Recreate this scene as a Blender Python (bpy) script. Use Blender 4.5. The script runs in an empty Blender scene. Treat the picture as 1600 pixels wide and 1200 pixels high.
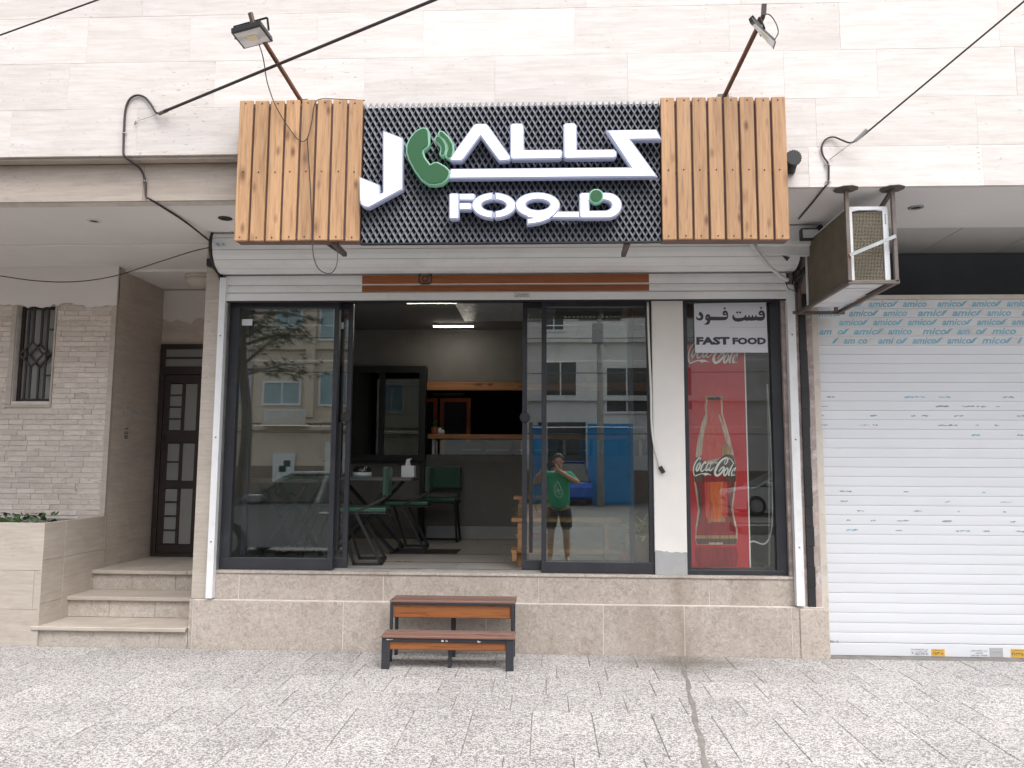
import bpy, bmesh, math, random
from mathutils import Vector, Matrix, Euler
random.seed(7)
SC = bpy.context.scene
COL = SC.collection
PI = math.pi
# ------------------------------------------------------------------ camera
CAM = Vector((0, -6.0, 1.4)); FPX = 1200.0
def basis(yaw=2.5, pitch=6.0, roll=0.3):
    y, p, r = map(math.radians, (yaw, pitch, roll))
    fw = Vector((-math.sin(y)*math.cos(p), math.cos(y)*math.cos(p), math.sin(p)))
    rt = Vector((math.cos(y), math.sin(y), 0)); up = rt.cross(fw)
    c, s = math.cos(r), math.sin(r)
    return fw, c*rt + s*up, -s*rt + c*up
FW, RT, UP = basis()
cd = bpy.data.cameras.new('camera'); cam = bpy.data.objects.new('camera', cd); COL.objects.link(cam)
cd.sensor_width = 36; cd.lens = 36*FPX/1600; cd.clip_start = 0.02; cd.clip_end = 500
m3 = Matrix((RT, UP, -FW)).transposed()
cam.matrix_world = Matrix.Translation(CAM) @ m3.to_4x4()
SC.camera = cam
# ------------------------------------------------------------------ sky, sun, exposure
SUN_EL, SUN_AZ = math.radians(62), math.radians(150)     # azimuth from +Y towards +X: behind the camera, to the right
w = bpy.data.worlds.new('World'); SC.world = w; w.use_nodes = True
wn = w.node_tree; bg = wn.nodes['Background']
sky = wn.nodes.new('ShaderNodeTexSky'); sky.sky_type = 'NISHITA'; sky.sun_disc = False
sky.sun_elevation = SUN_EL; sky.sun_rotation = SUN_AZ; sky.dust_density = 4; sky.air_density = 1.0
hs = wn.nodes.new('ShaderNodeHueSaturation'); hs.inputs['Saturation'].default_value = 0.32   # thin white overcast
wn.links.new(sky.outputs['Color'], hs.inputs['Color']); wn.links.new(hs.outputs['Color'], bg.inputs['Color'])
bg.inputs['Strength'].default_value = 0.15
sl = bpy.data.lights.new('sun', 'SUN'); sun = bpy.data.objects.new('sun', sl); COL.objects.link(sun)
sl.energy = 1.1; sl.angle = math.radians(40); sl.color = (1, 0.98, 0.955)
sd = Vector((math.sin(SUN_AZ)*math.cos(SUN_EL), math.cos(SUN_AZ)*math.cos(SUN_EL), math.sin(SUN_EL)))
sun.rotation_euler = sd.to_track_quat('Z', 'Y').to_euler()
SC.view_settings.view_transform = 'Standard'; SC.view_settings.look = 'None'
SC.view_settings.gamma = 1; SC.view_settings.exposure = 1.08
SC.view_settings.use_curve_mapping = False
SC.cycles.max_bounces = 10; SC.cycles.transparent_max_bounces = 24; SC.cycles.caustics_reflective = False

# ------------------------------------------------------------------ measuring helpers (a photo pixel to a point on a real plane)
def _ray(px, py): return FW + RT*((px-800)/FPX) + UP*((600-py)/FPX)
def at(px, py, Y):
    v = _ray(px, py); return CAM + v*((Y-CAM.y)/v.y)
def atz(px, py, Z):
    v = _ray(px, py); return CAM + v*((Z-CAM.z)/v.z)
def gx(px, py, Y): return at(px, py, Y).x
def gz(px, py, Y): return at(px, py, Y).z
def proj(p):
    d = Vector(p)-CAM; z = d.dot(FW); return 800+FPX*d.dot(RT)/z, 600-FPX*d.dot(UP)/z

# ------------------------------------------------------------------ materials
MATS = {}
class NT:
    def __init__(s, name):
        s.m = bpy.data.materials.new(name); s.m.use_nodes = True; s.t = s.m.node_tree
        s.b = s.t.nodes['Principled BSDF']; s.out = s.t.nodes['Material Output']; MATS[name] = s.m
    def n(s, typ, **kw):
        nd = s.t.nodes.new('ShaderNode'+typ)
        for k, v in kw.items():
            if k in nd.inputs: s.put(nd, k, v)
            else: setattr(nd, k, v)
        return nd
    def put(s, nd, k, v):
        if isinstance(v, bpy.types.NodeSocket): s.t.links.new(v, nd.inputs[k])
        else:
            if isinstance(v, tuple) and len(v) == 3 and len(getattr(nd.inputs[k], 'default_value', (0,0,0))) == 4: v = v+(1,)
            nd.inputs[k].default_value = v
    def pos(s, sc=(1,1,1), rnd=0.0, obj=False, rot=(0,0,0)):
        src = s.n('TexCoord').outputs['Object'] if obj else s.n('NewGeometry').outputs['Position']
        if rnd:
            a = s.n('VectorMath', operation='SCALE'); a.inputs[0].default_value = (rnd, rnd*1.7, rnd*2.3)
            s.t.links.new(s.n('ObjectInfo').outputs['Random'], a.inputs['Scale'])
            b = s.n('VectorMath', operation='ADD'); s.t.links.new(src, b.inputs[0]); s.t.links.new(a.outputs[0], b.inputs[1]); src = b.outputs[0]
        mp = s.n('Mapping'); s.t.links.new(src, mp.inputs['Vector']); mp.inputs['Scale'].default_value = sc; mp.inputs['Rotation'].default_value = rot
        return mp.outputs[0]
    def noise(s, vec, scale, detail=4, rough=.55, dist=0):
        return s.n('TexNoise', Vector=vec, Scale=scale, Detail=detail, Roughness=rough, Distortion=dist).outputs['Fac']
    def voro(s, vec, scale, feature='F1', out='Distance', **kw):
        nd = s.n('TexVoronoi', feature=feature); s.put(nd, 'Vector', vec); s.put(nd, 'Scale', scale)
        for k, v in kw.items(): s.put(nd, k, v)
        return nd.outputs[out]
    def ramp(s, fac, stops, interp='LINEAR'):
        r = s.n('ValToRGB'); s.t.links.new(fac, r.inputs['Fac']); e = r.color_ramp; e.interpolation = interp
        while len(e.elements) < len(stops): e.elements.new(0.5)
        for el, (p, c) in zip(e.elements, stops):
            el.position = p; el.color = (c, c, c, 1) if isinstance(c, (int, float)) else tuple(c)+(1,)
        return r.outputs['Color']
    def mix(s, fac, a, b, blend='MIX'):
        m = s.n('MixRGB', blend_type=blend); s.put(m, 'Fac', fac); s.put(m, 'Color1', a); s.put(m, 'Color2', b); return m.outputs[0]
    def math(s, op, a, b=0.5):
        m = s.n('Math', operation=op)
        for i, v in enumerate((a, b)):
            if isinstance(v, bpy.types.NodeSocket): s.t.links.new(v, m.inputs[i])
            else: m.inputs[i].default_value = v
        return m.outputs[0]
    def rand(s, lo, hi):
        r = s.n('MapRange'); s.t.links.new(s.n('ObjectInfo').outputs['Random'], r.inputs[0])
        r.inputs[3].default_value = lo; r.inputs[4].default_value = hi
        c = s.n('CombineColor'); [s.t.links.new(r.outputs[0], c.inputs[i]) for i in range(3)]
        return c.outputs[0]
    def bump(s, h, strength=.3, dist=.004):
        b = s.n('Bump', Height=h, Strength=strength, Distance=dist); s.t.links.new(b.outputs[0], s.b.inputs['Normal']); return b
    def done(s, color=None, rough=None, metal=None, **kw):
        if color is not None: s.put(s.b, 'Base Color', color)
        if rough is not None: s.put(s.b, 'Roughness', rough)
        if metal is not None: s.put(s.b, 'Metallic', metal)
        for k, v in kw.items(): s.put(s.b, k, v)
        return s.m

def paint(name, col, rough=.5, var=.12, scale=2.5, metal=0, bump=.0, grime=None, bs=60):
    n = NT(name); p = n.pos(rnd=3.0)
    f = n.noise(p, scale, 6, .6)
    lo = tuple(c*(1-var) for c in col); hi = tuple(min(1, c*(1+var*.6)) for c in col)
    c = n.ramp(f, [(.3, lo), (.7, hi)])
    if grime:
        g = n.noise(n.pos(rnd=9.0), grime[1], 8, .7)
        c = n.mix(n.ramp(g, [(.52, 0), (.72, grime[2])]), c, grime[0])
    if bump: n.bump(n.noise(p, bs, 4), bump, .003)
    return n.done(c, n.ramp(f, [(.2, max(.03, rough-.08)), (.8, min(1, rough+.1))]), metal)

def travertine(name, a, b, dark, sz=1.0, rnd=.1, blotch=.4, spots=0):
    n = NT(name); p = n.pos((.55*sz, .55*sz, 4.5*sz), rnd=5.0)
    f1 = n.noise(p, 2.2, 8, .62, .6)
    f2 = n.noise(n.pos((2*sz, 2*sz, 26*sz), rnd=5.0), 2.0, 5, .6, .4)
    c = n.ramp(f1, [(.28, a), (.62, b), (.85, tuple(x*.93 for x in b))])
    c = n.mix(n.ramp(f2, [(.35, .38), (.6, 0)]), c, dark)
    pit = n.noise(n.pos((14*sz, 14*sz, 40*sz), rnd=5.0), 2.0, 3, .5)
    pm = n.ramp(pit, [(.655, 0), (.70, 1)])
    msk = n.ramp(n.noise(n.pos(rnd=2.0), 1.6, 3), [(.45, 0), (.6, 1)])
    pm = n.mix(1.0, pm, msk, 'MULTIPLY')
    c = n.mix(n.math('MULTIPLY', pm, .6), c, tuple(x*.55 for x in dark))
    bl = n.noise(n.pos((1.2, 1.2, 2.4), rnd=3.0), 2.6, 8, .68, .9)
    c = n.mix(n.ramp(bl, [(.5, 0), (.72, blotch)]), c, tuple(x*.82 for x in dark))
    if spots:
        sp_ = n.noise(n.pos((1, 1, 2.2), rnd=7.0), 17, 7, .7, 1.0)
        c = n.mix(n.ramp(sp_, [(.57, 0), (.68, spots)]), c, (.26, .175, .12))
    c = n.mix(1.0, c, n.rand(1-rnd, 1+rnd*.3), 'MULTIPLY')
    n.bump(n.math('SUBTRACT', n.math('MULTIPLY', f2, .3), pm), .35, .004)
    return n.done(c, .55)

def limestone(name, a, b):
    n = NT(name); p = n.pos(rnd=5.0)
    f = n.noise(p, 3.0, 8, .7); g = n.noise(p, 24, 8, .78, 1.6)
    c = n.ramp(f, [(.3, a), (.68, b)])
    c = n.mix(n.ramp(g, [(.38, .6), (.49, 0)]), c, tuple(x*.58 for x in a))
    c = n.mix(n.ramp(g, [(.53, 0), (.64, .6)]), c, tuple(min(1, x*1.3) for x in b))
    q = n.noise(p, 9, 4, .6, 2.5)
    c = n.mix(n.ramp(q, [(.48, 0), (.5, .5), (.52, 0)]), c, tuple(x*.55 for x in a))
    c = n.mix(1.0, c, n.rand(.92, 1.05), 'MULTIPLY')
    st = n.noise(n.pos((1, 1, .5)), 2.1, 5, .65)
    c = n.mix(n.ramp(st, [(.55, 0), (.75, .35)]), c, (.22, .16, .11))
    gp = n.n('SeparateXYZ', Vector=n.n('NewGeometry').outputs['Position'])
    dx = n.math('ABSOLUTE', n.math('SUBTRACT', gp.outputs['X'], 1.0), 0)
    d = n.math('ADD', n.math('MULTIPLY', dx, 2.2), n.math('MULTIPLY', n.noise(n.pos((3, 3, .8)), 3, 6, .7), .9))
    c = n.mix(n.ramp(d, [(.35, .55), (.75, 0)]), c, (.24, .18, .13))     # run-off stain above the drain joint
    n.bump(g, .12, .003)
    return n.done(c, .62)

def terrazzo(name):
    n = NT(name); p = n.pos()
    wv = n.n('VectorMath', operation='ADD'); nz = n.n('TexNoise', Vector=p, Scale=40.0, Detail=2.0)
    n.t.links.new(p, wv.inputs[0]); sc = n.n('VectorMath', operation='SCALE'); n.t.links.new(nz.outputs['Color'], sc.inputs[0]); sc.inputs['Scale'].default_value = .012
    n.t.links.new(sc.outputs[0], wv.inputs[1]); q = wv.outputs[0]
    cell = n.n('TexVoronoi', feature='F1', Vector=q, Scale=112.0)
    edge = n.voro(q, 112.0, 'DISTANCE_TO_EDGE')
    sep = n.n('SeparateColor', Color=cell.outputs['Color'])
    chip = n.ramp(sep.outputs[0], [(0, (.17, .16, .155)), (.30, (.23, .215, .208)), (.36, (.49, .47, .46)), (.75, (.64, .625, .615)), (1, (.53, .50, .48))])
    big = n.noise(p, 1.3, 5, .6)
    mort = n.ramp(big, [(.3, (.19, .177, .17)), (.7, (.28, .265, .255))])
    c = n.mix(n.ramp(edge, [(.05, 0), (.14, 1)]), mort, chip)
    worn = n.ramp(n.noise(p, 2.3, 6, .6), [(.56, 0), (.78, .4)])
    c = n.mix(worn, c, (.40, .375, .36))
    c = n.mix(1.0, c, n.rand(.90, 1.06), 'MULTIPLY')
    # damp brown stain at the foot of the wall near the drain joint
    gp = n.n('SeparateXYZ', Vector=n.n('NewGeometry').outputs['Position'])
    dx = n.math('ABSOLUTE', n.math('SUBTRACT', gp.outputs['X'], .98), 0)
    dy = n.math('ABSOLUTE', n.math('ADD', gp.outputs['Y'], .28), 0)
    d = n.math('ADD', n.math('MULTIPLY', dx, .75), n.math('MULTIPLY', dy, 1.15))
    d = n.math('ADD', d, n.math('MULTIPLY', n.noise(p, 7, 6, .7), .45))
    c = n.mix(n.ramp(d, [(.28, .8), (.72, 0)]), c, (.12, .10, .078))
    n.bump(n.ramp(edge, [(.02, 0), (.2, 1)]), .35, .003)
    return n.done(c, .72)

def wood(name, a, b, dark, axis='Z', rough=.5, knots=True, worn=None):
    sc = {'Z': (1, 1, .06), 'X': (.06, 1, 1), 'Y': (1, .06, 1)}[axis]
    kc = {'Z': (1, 1, .42), 'X': (.42, 1, 1), 'Y': (1, .42, 1)}[axis]
    n = NT(name); p = n.pos(sc, rnd=11.0)
    g = n.noise(p, 26, 5, .6, 1.5); f = n.noise(p, 75, 3, .6)
    h = n.noise(n.pos(tuple(x*1 for x in sc), rnd=11.0), 7, 4, .6, .8)
    c = n.ramp(g, [(.3, a), (.55, b), (.75, tuple(x*.86 for x in a))])
    c = n.mix(n.ramp(h, [(.42, 0), (.62, .42)]), c, tuple(x*.72 for x in a))
    c = n.mix(n.ramp(f, [(.5, 0), (.72, .4)]), c, dark)
    if knots:
        k = n.voro(n.pos(kc, rnd=17.0), 10.5)
        c = n.mix(n.ramp(k, [(.06, .9), (.12, .5), (.22, 0)]), c, dark)
        k2 = n.voro(n.pos(tuple(x*1.0 for x in kc), rnd=29.0, rot=(0, .5, 0)), 6.0)
        c = n.mix(n.ramp(k2, [(.05, .85), (.12, .3), (.2, 0)]), c, tuple(x*1.2 for x in dark))
    c = n.mix(1.0, c, n.rand(.86, 1.08), 'MULTIPLY')
    if worn:
        wm = n.noise(n.pos(sc, rnd=4.0), 5, 6, .7)
        c = n.mix(n.ramp(wm, [(.42, 0), (.66, .8)]), c, worn)
    n.bump(g, .12, .002)
    return n.done(c, n.ramp(g, [(.3, rough-.08), (.7, rough+.1)]))

def glass(name, tint=(.94, .97, .955), r0=.10):
    n = NT(name); n.t.nodes.remove(n.b)
    lw = n.n('LayerWeight', Blend=.5)
    f = n.math('ADD', n.math('MULTIPLY', n.math('POWER', lw.outputs['Facing'], 5.0), .9), r0)
    f = n.math('MINIMUM', f, 1.0)
    tr = n.n('BsdfTransparent', Color=tint); gl = n.n('BsdfGlossy', Roughness=.0)
    gl.inputs['Color'].default_value = (1, 1, 1, 1)
    bp = n.n('Bump', Height=n.noise(n.pos(), 1.1, 2), Strength=.02, Distance=.02); n.t.links.new(bp.outputs[0], gl.inputs['Normal'])
    mx = n.n('MixShader'); n.t.links.new(f, mx.inputs[0]); n.t.links.new(tr.outputs[0], mx.inputs[1]); n.t.links.new(gl.outputs[0], mx.inputs[2])
    n.t.links.new(mx.outputs[0], n.out.inputs[0]); return n.m

def emit(name, col, strength, base=(.8, .8, .8)):
    n = NT(name); return n.done(base, .4, 0, **{'Emission Color': col, 'Emission Strength': strength})

travertine('travertine_upper', (.66, .605, .57), (.77, .725, .695), (.52, .46, .42), blotch=.18)
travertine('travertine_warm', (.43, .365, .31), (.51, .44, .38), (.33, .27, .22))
travertine('travertine_porch_lit', (.56, .49, .425), (.65, .575, .505), (.44, .365, .30), 1.0, .06)  # planter stone made lighter: fill light for the porch put into the colour
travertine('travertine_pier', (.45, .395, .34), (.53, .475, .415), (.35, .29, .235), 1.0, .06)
travertine('split_stone', (.64, .56, .50), (.74, .67, .61), (.46, .36, .295), 2.2, .12, .45, .7)
limestone('limestone', (.415, .355, .305), (.51, .45, .395))
limestone('limestone_step', (.42, .37, .32), (.50, .45, .40))
paint('grout', (.66, .61, .56), .8, .2, 9, bump=.3)
paint('mortar_dark', (.20, .185, .17), .9, .3, 12, bump=.4)
terrazzo('terrazzo')
paint('white_plaster', (.76, .72, .69), .85, .06, 1.4, bump=.08, bs=120)
paint('ceiling_white', (.80, .775, .755), .85, .05, 1.2)
paint('ceiling_board', (.56, .56, .545), .8, .08, 1.5)
paint('white_pillar_paint', (.80, .77, .73), .5, .05, 2.2, grime=((.65, .62, .58), 4, .2))
paint('grey_cement', (.40, .40, .40), .85, .12, 8, bump=.3)
paint('white_metal', (.79, .80, .795), .38, .05, 2, grime=((.5, .49, .46), 3, .3))
paint('white_shutter', (.69, .705, .74), .36, .03, 1.5)
paint('guide_white', (.78, .79, .80), .4, .05, 2, grime=((.5, .47, .43), 6, .35))
paint('cream_metal', (.62, .57, .50), .5, .12, 3, grime=((.28, .22, .17), 5, .6))
paint('anthracite', (.028, .030, .037), .38, .12, 4, grime=((.07, .07, .07), 5, .4))
paint('black_steel', (.018, .018, .02), .45, .2, 6)
paint('brown_iron', (.030, .020, .018), .45, .2, 5, grime=((.08, .06, .05), 7, .4))
paint('recess_shade', (.085, .095, .11), .8, .2, 2)  # shade of the garage shutter recess, put into the colour
paint('dark_void', (.02, .023, .028), .8, .2, 2)
paint('rust', (.17, .075, .042), .75, .4, 8, grime=((.05, .035, .03), 12, .8), bump=.2)
paint('steel_rusty', (.16, .135, .12), .55, .3, 6, .35, grime=((.22, .09, .035), 5, .9), bump=.1)
paint('galvanised', (.42, .43, .43), .42, .2, 9, .7)
paint('black_plastic', (.02, .02, .022), .5, .2, 5)
paint('cable_brown', (.045, .032, .032), .6, .25, 8)
paint('cable_white', (.72, .72, .68), .5, .06, 5)
paint('cable_grey', (.36, .36, .35), .5, .1, 5)
paint('conduit_grey', (.62, .63, .63), .45, .08, 5)
paint('pink_timber', (.42, .34, .31), .8, .35, 9, grime=((.70, .68, .66), 11, .9), bump=.4)
wood('thermo_pine', (.46, .25, .12), (.585, .35, .185), (.15, .06, .025), 'Z', .6)
wood('varnished_pine', (.25, .08, .022), (.33, .12, .036), (.06, .016, .005), 'X', .32)
wood('weathered_pine', (.15, .07, .05), (.20, .10, .072), (.06, .03, .02), 'X', .55, True, (.21, .15, .13))
wood('shelf_pine', (.36, .15, .05), (.46, .21, .08), (.09, .03, .01), 'X', .42)
wood('stand_pine', (.40, .20, .09), (.48, .26, .12), (.14, .06, .02), 'X', .5)
wood('film_wood', (.27, .082, .026), (.33, .11, .036), (.14, .04, .012), 'X', .35, False)
paint('mesh_steel', (.19, .198, .225), .42, .15, 6, .0)
paint('mesh_back', (.022, .022, .026), .7, .2, 4)
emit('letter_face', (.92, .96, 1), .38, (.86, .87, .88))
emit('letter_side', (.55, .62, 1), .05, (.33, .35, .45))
paint('green_acrylic', (.016, .10, .030), .3, .05, 3)
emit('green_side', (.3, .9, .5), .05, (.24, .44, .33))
glass('shop_glass', r0=.135); glass('poster_glass', r0=.075); glass('dark_glass', (.5, .52, .52), .10)
n = NT('frosted_pane'); n.done(n.ramp(n.noise(n.pos(), 2.0, 4), [(.3, (.22, .225, .21)), (.7, (.28, .28, .265))]), .35)
n = NT('lamp_glass'); n.done((.62, .66, .70), .12, 0, **{'Coat Weight': .5})
n = NT('led_chip'); n.done((.75, .68, .45), .4)
n = NT('chrome'); n.done((.75, .76, .78), .15, 1)
emit('led_tube', (1, .93, .80), 16); emit('led_far', (1, .95, .85), 5)
paint('pad_honeycomb', (.10, .085, .058), .8, .3, 14, grime=((.30, .27, .20), 6, .5))
paint('ac_fins', (.23, .20, .14), .6, .25, 9)
paint('ac_white', (.72, .73, .75), .4, .06, 3, grime=((.35, .3, .25), 5, .4))
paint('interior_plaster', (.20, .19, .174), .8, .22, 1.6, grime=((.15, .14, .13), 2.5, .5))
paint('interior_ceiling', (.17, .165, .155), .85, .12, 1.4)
paint('floor_tile', (.50, .455, .405), .32, .15, 2.2, grime=((.24, .21, .18), 5, .4))
paint('dark_tile', (.06, .045, .042), .3, .2, 3)
paint('tile_grout', (.52, .50, .46), .8, .1, 5)
paint('green_vinyl', (.028, .095, .060), .34, .12, 5)
paint('table_top', (.16, .14, .125), .4, .25, 5)
paint('orange_steel', (.72, .16, .035), .45, .15, 4)
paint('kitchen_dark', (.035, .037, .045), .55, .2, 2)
paint('cardboard', (.30, .21, .13), .85, .12, 5)
paint('white_plastic', (.75, .76, .76), .4, .05, 4)
paint('paper_white', (.66, .67, .71), .6, .03, 2)
paint('print_dark', (.045, .047, .06), .5, .1, 3)
paint('coke_red', (.50, .022, .030), .34, .07, 2)
def streak(name, a, b):
    n = NT(name); f = n.noise(n.pos((30, 1, 2.5)), 2.0, 5, .6, .5); n.done(n.ramp(f, [(.3, a), (.7, b)]), .34)
streak('print_red_dark', (.15, .008, .012), (.36, .016, .022)); streak('print_red_light', (.44, .03, .03), (.62, .10, .07)); streak('print_orange', (.46, .045, .02), (.72, .18, .04))
streak('print_glass', (.30, .17, .12), (.68, .54, .43)); streak('print_amber', (.20, .08, .035), (.55, .32, .14)); streak('print_liquid', (.05, .028, .026), (.14, .07, .05))
paint('print_white', (.80, .77, .73), .34, .03, 3)
paint('yellow_sticker', (.72, .42, .06), .5, .08, 6); paint('grey_sticker', (.42, .42, .42), .45, .05, 6)
paint('film_grey', (.66, .66, .66), .3, .12, 5)
paint('film_blue', (.20, .44, .56), .4, .2, 9); paint('film_flake', (.30, .34, .37), .5, .25, 20)
paint('terracotta', (.36, .13, .06), .7, .15, 5); paint('pot_paper', (.38, .29, .20), .8, .12, 4)
paint('asphalt', (.11, .108, .105), .85, .2, 3, bump=.4, bs=160); paint('road_concrete', (.135, .13, .125), .85, .18, 1.5, bump=.25)
paint('kerb_stone', (.40, .39, .37), .8, .15, 4)
paint('beige_render', (.64, .54, .43), .8, .08, .8); paint('white_render', (.76, .74, .70), .8, .07, .8, grime=((.42, .40, .37), 1.2, .5))
paint('grey_render', (.36, .36, .35), .8, .1, .8); paint('brick_band', (.25, .19, .15), .8, .2, 5)
paint('window_pale', (.30, .40, .43), .2, .15, 1.2); paint('window_dark', (.035, .04, .045), .15, .2, 1)
paint('blue_gate', (.03, .26, .55), .42, .1, 2, grime=((.05, .12, .22), 4, .4)); paint('blue_car', (.015, .10, .50), .25, .06, 3)
paint('silver_paint', (.24, .26, .28), .22, .05, 3, .5); paint('white_paint', (.72, .72, .72), .25, .04, 3)
n = NT('car_glass'); n.done((.015, .02, .02), .04, 0, **{'Coat Weight': .3})
paint('rubber', (.015, .015, .016), .8, .2, 6); paint('bark', (.09, .07, .055), .9, .3, 12, bump=.6)
paint('pole_concrete', (.40, .38, .36), .85, .15, 4)
paint('skin', (.42, .24, .16), .55, .06, 8); paint('hair', (.02, .015, .012), .6, .2, 20)
paint('shirt_green', (.008, .27, .13), .8, .1, 6); paint('shorts_black', (.018, .020, .024), .85, .15, 6)
def leafm(name, a, b):
    n = NT(name); c = n.ramp(n.n('ObjectInfo').outputs['Random'], [(0, a), (1, b)])
    c = n.mix(n.noise(n.pos(), 9, 3), c, tuple(x*.6 for x in a)); n.done(c, .5)
    n.b.inputs['Subsurface Weight'].default_value = 0
leafm('pine_needles', (.035, .055, .028), (.06, .085, .04)); leafm('yucca_leaf', (.05, .11, .035), (.09, .16, .06)); leafm('ivy_leaf', (.03, .075, .02), (.06, .12, .035))
n = NT('croton_leaf'); n.done(n.ramp(n.noise(n.pos(rnd=3.0), 28, 3), [(.4, (.09, .22, .05)), (.52, (.52, .55, .2)), (.7, (.68, .62, .32))]), .4)
n = NT('croton_orange'); n.done(n.ramp(n.noise(n.pos(rnd=3.0), 22, 3), [(.4, (.40, .20, .04)), (.65, (.55, .42, .12))]), .4)
n = NT('foil_ceiling')
v = n.noise(n.pos((1, 3, 1)), 16, 5, .7, 2.0); n.bump(v, .9, .02); n.done(n.ramp(v, [(.35, (.25, .26, .26)), (.65, (.55, .57, .57))]), .3)

# ------------------------------------------------------------------ mesh helpers
INV = {}
def tag(o, label=None, cat=None, group=None, kind=None):
    if label: o['label'] = label
    if cat: o['category'] = cat
    if group: o['group'] = group
    if kind: o['kind'] = kind
    return o
def thing(name, label, cat, loc=(0, 0, 0), group=None):
    o = bpy.data.objects.new(name, None); COL.objects.link(o); o.empty_display_size = .1
    o.location = loc; INV[o] = Matrix.Translation(-Vector(loc)); return tag(o, label, cat, group)
def link(name, me, mat=None, parent=None, kind=None):
    o = bpy.data.objects.new(name, me); COL.objects.link(o)
    if mat and not me.materials: me.materials.append(MATS[mat])
    if parent is not None:
        o.parent = parent
        if parent in INV: o.matrix_parent_inverse = INV[parent]
    if kind: o['kind'] = kind
    return o
class MB:
    def __init__(s): s.v = []; s.f = []
    def add(s, vs, fs):
        k = len(s.v); s.v += [tuple(v) for v in vs]; s.f += [[i+k for i in f] for f in fs]; return s
    def box(s, x0, x1, y0, y1, z0, z1):
        return s.add([(x0,y0,z0),(x1,y0,z0),(x1,y1,z0),(x0,y1,z0),(x0,y0,z1),(x1,y0,z1),(x1,y1,z1),(x0,y1,z1)],
                     [(0,3,2,1),(4,5,6,7),(0,1,5,4),(1,2,6,5),(2,3,7,6),(3,0,4,7)])
    def hexa(s, b, t):     # b, t: four points each, same order
        return s.add(list(b)+list(t), [(0,3,2,1),(4,5,6,7),(0,1,5,4),(1,2,6,5),(2,3,7,6),(3,0,4,7)])
    def bar(s, p, q, wd, ht, upv=(0, 0, 1)):    # rectangular bar between two points
        p, q = Vector(p), Vector(q); d = (q-p).normalized(); u = Vector(upv)
        if abs(d.dot(u)) > .97: u = Vector((0, 1, 0)) if abs(d.y) < .9 else Vector((1, 0, 0))
        r = d.cross(u).normalized()*wd/2; u = r.cross(d).normalized()*ht/2
        return s.hexa([p-r-u, p+r-u, p+r+u, p-r+u], [q-r-u, q+r-u, q+r+u, q-r+u])
    def prism(s, poly, y0, y1):       # poly: (x, z); extruded along y
        k = len(poly); vs = [(x, y0, z) for x, z in poly]+[(x, y1, z) for x, z in poly]
        return s.add(vs, [tuple(range(k)), tuple(range(2*k-1, k-1, -1))]+[(i, i+k, (i+1) % k+k, (i+1) % k) for i in range(k)])
    def prism_x(s, poly, x0, x1):     # poly: (y, z); extruded along x
        k = len(poly); vs = [(x0, y, z) for y, z in poly]+[(x1, y, z) for y, z in poly]
        return s.add(vs, [tuple(range(k-1, -1, -1)), tuple(range(k, 2*k))]+[(i, (i+1) % k, (i+1) % k+k, i+k) for i in range(k)])
    def sheet_x(s, poly, x0, x1, th=.002):   # open profile (y, z) with thickness, extruded along x
        k = len(poly); off = []
        for i in range(k):
            a = Vector(poly[max(0, i-1)]); b = Vector(poly[min(k-1, i+1)]); t = (b-a).normalized(); off.append((poly[i][0]-t.y*th, poly[i][1]+t.x*th))
        return s.prism_x(list(poly)+off[::-1], x0, x1)
    def tube(s, pts, r, n=8, r1=None):
        pts = [Vector(p) for p in pts]; k0 = len(s.v); N = len(pts); prev = None
        for i, p in enumerate(pts):
            d = (pts[min(N-1, i+1)]-pts[max(0, i-1)]).normalized()
            u = prev if prev is not None else (Vector((0, 0, 1)) if abs(d.z) < .9 else Vector((1, 0, 0)))
            u = (u-d*u.dot(d)).normalized(); prev = u; v = d.cross(u)
            rr = r if r1 is None else r+(r1-r)*i/(N-1)
            for j in range(n):
                a = 2*PI*j/n; s.v.append(tuple(p+u*math.cos(a)*rr+v*math.sin(a)*rr))
        for i in range(N-1):
            for j in range(n):
                a = k0+i*n+j; b = k0+i*n+(j+1) % n; s.f.append([a, b, b+n, a+n])
        s.f.append([k0+j for j in range(n)][::-1]); s.f.append([k0+(N-1)*n+j for j in range(n)]); return s
    def lathe(s, prof, c=(0, 0, 0), n=20):      # prof: (r, z)
        k0 = len(s.v)
        for r, z in prof:
            for j in range(n): a = 2*PI*j/n; s.v.append((c[0]+r*math.cos(a), c[1]+r*math.sin(a), c[2]+z))
        for i in range(len(prof)-1):
            for j in range(n): a = k0+i*n+j; b = k0+i*n+(j+1) % n; s.f.append([a, b, b+n, a+n])
        s.f.append([k0+j for j in range(n)][::-1]); s.f.append([k0+(len(prof)-1)*n+j for j in range(n)]); return s
    def frame(s, x0, x1, z0, z1, wd, y0, y1, wb=None, wt=None):   # rectangular ring, butt joints
        wb = wd if wb is None else wb; wt = wd if wt is None else wt
        s.box(x0, x1, y0, y1, z0, z0+wb); s.box(x0, x1, y0, y1, z1-wt, z1)
        s.box(x0, x0+wd, y0, y1, z0+wb, z1-wt); return s.box(x1-wd, x1, y0, y1, z0+wb, z1-wt)
    def mesh(s, name):
        me = bpy.data.meshes.new(name); me.from_pydata(s.v, [], s.f); me.update(); return me
    def build(s, name, mat, parent=None, bevel=0, smooth=False, kind=None, seg=2, label=None):
        o = link(name, s.mesh(name), mat, parent, kind)
        if smooth: o.data.polygons.foreach_set('use_smooth', [True]*len(o.data.polygons))
        if bevel:
            b = o.modifiers.new('bevel', 'BEVEL'); b.width = bevel; b.segments = seg; b.limit_method = 'ANGLE'; b.angle_limit = .6
        if label: o['label'] = label
        return o
def structure(name, mb, mat, **kw): return mb.build(name, mat, kind='structure', **kw)
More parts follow.
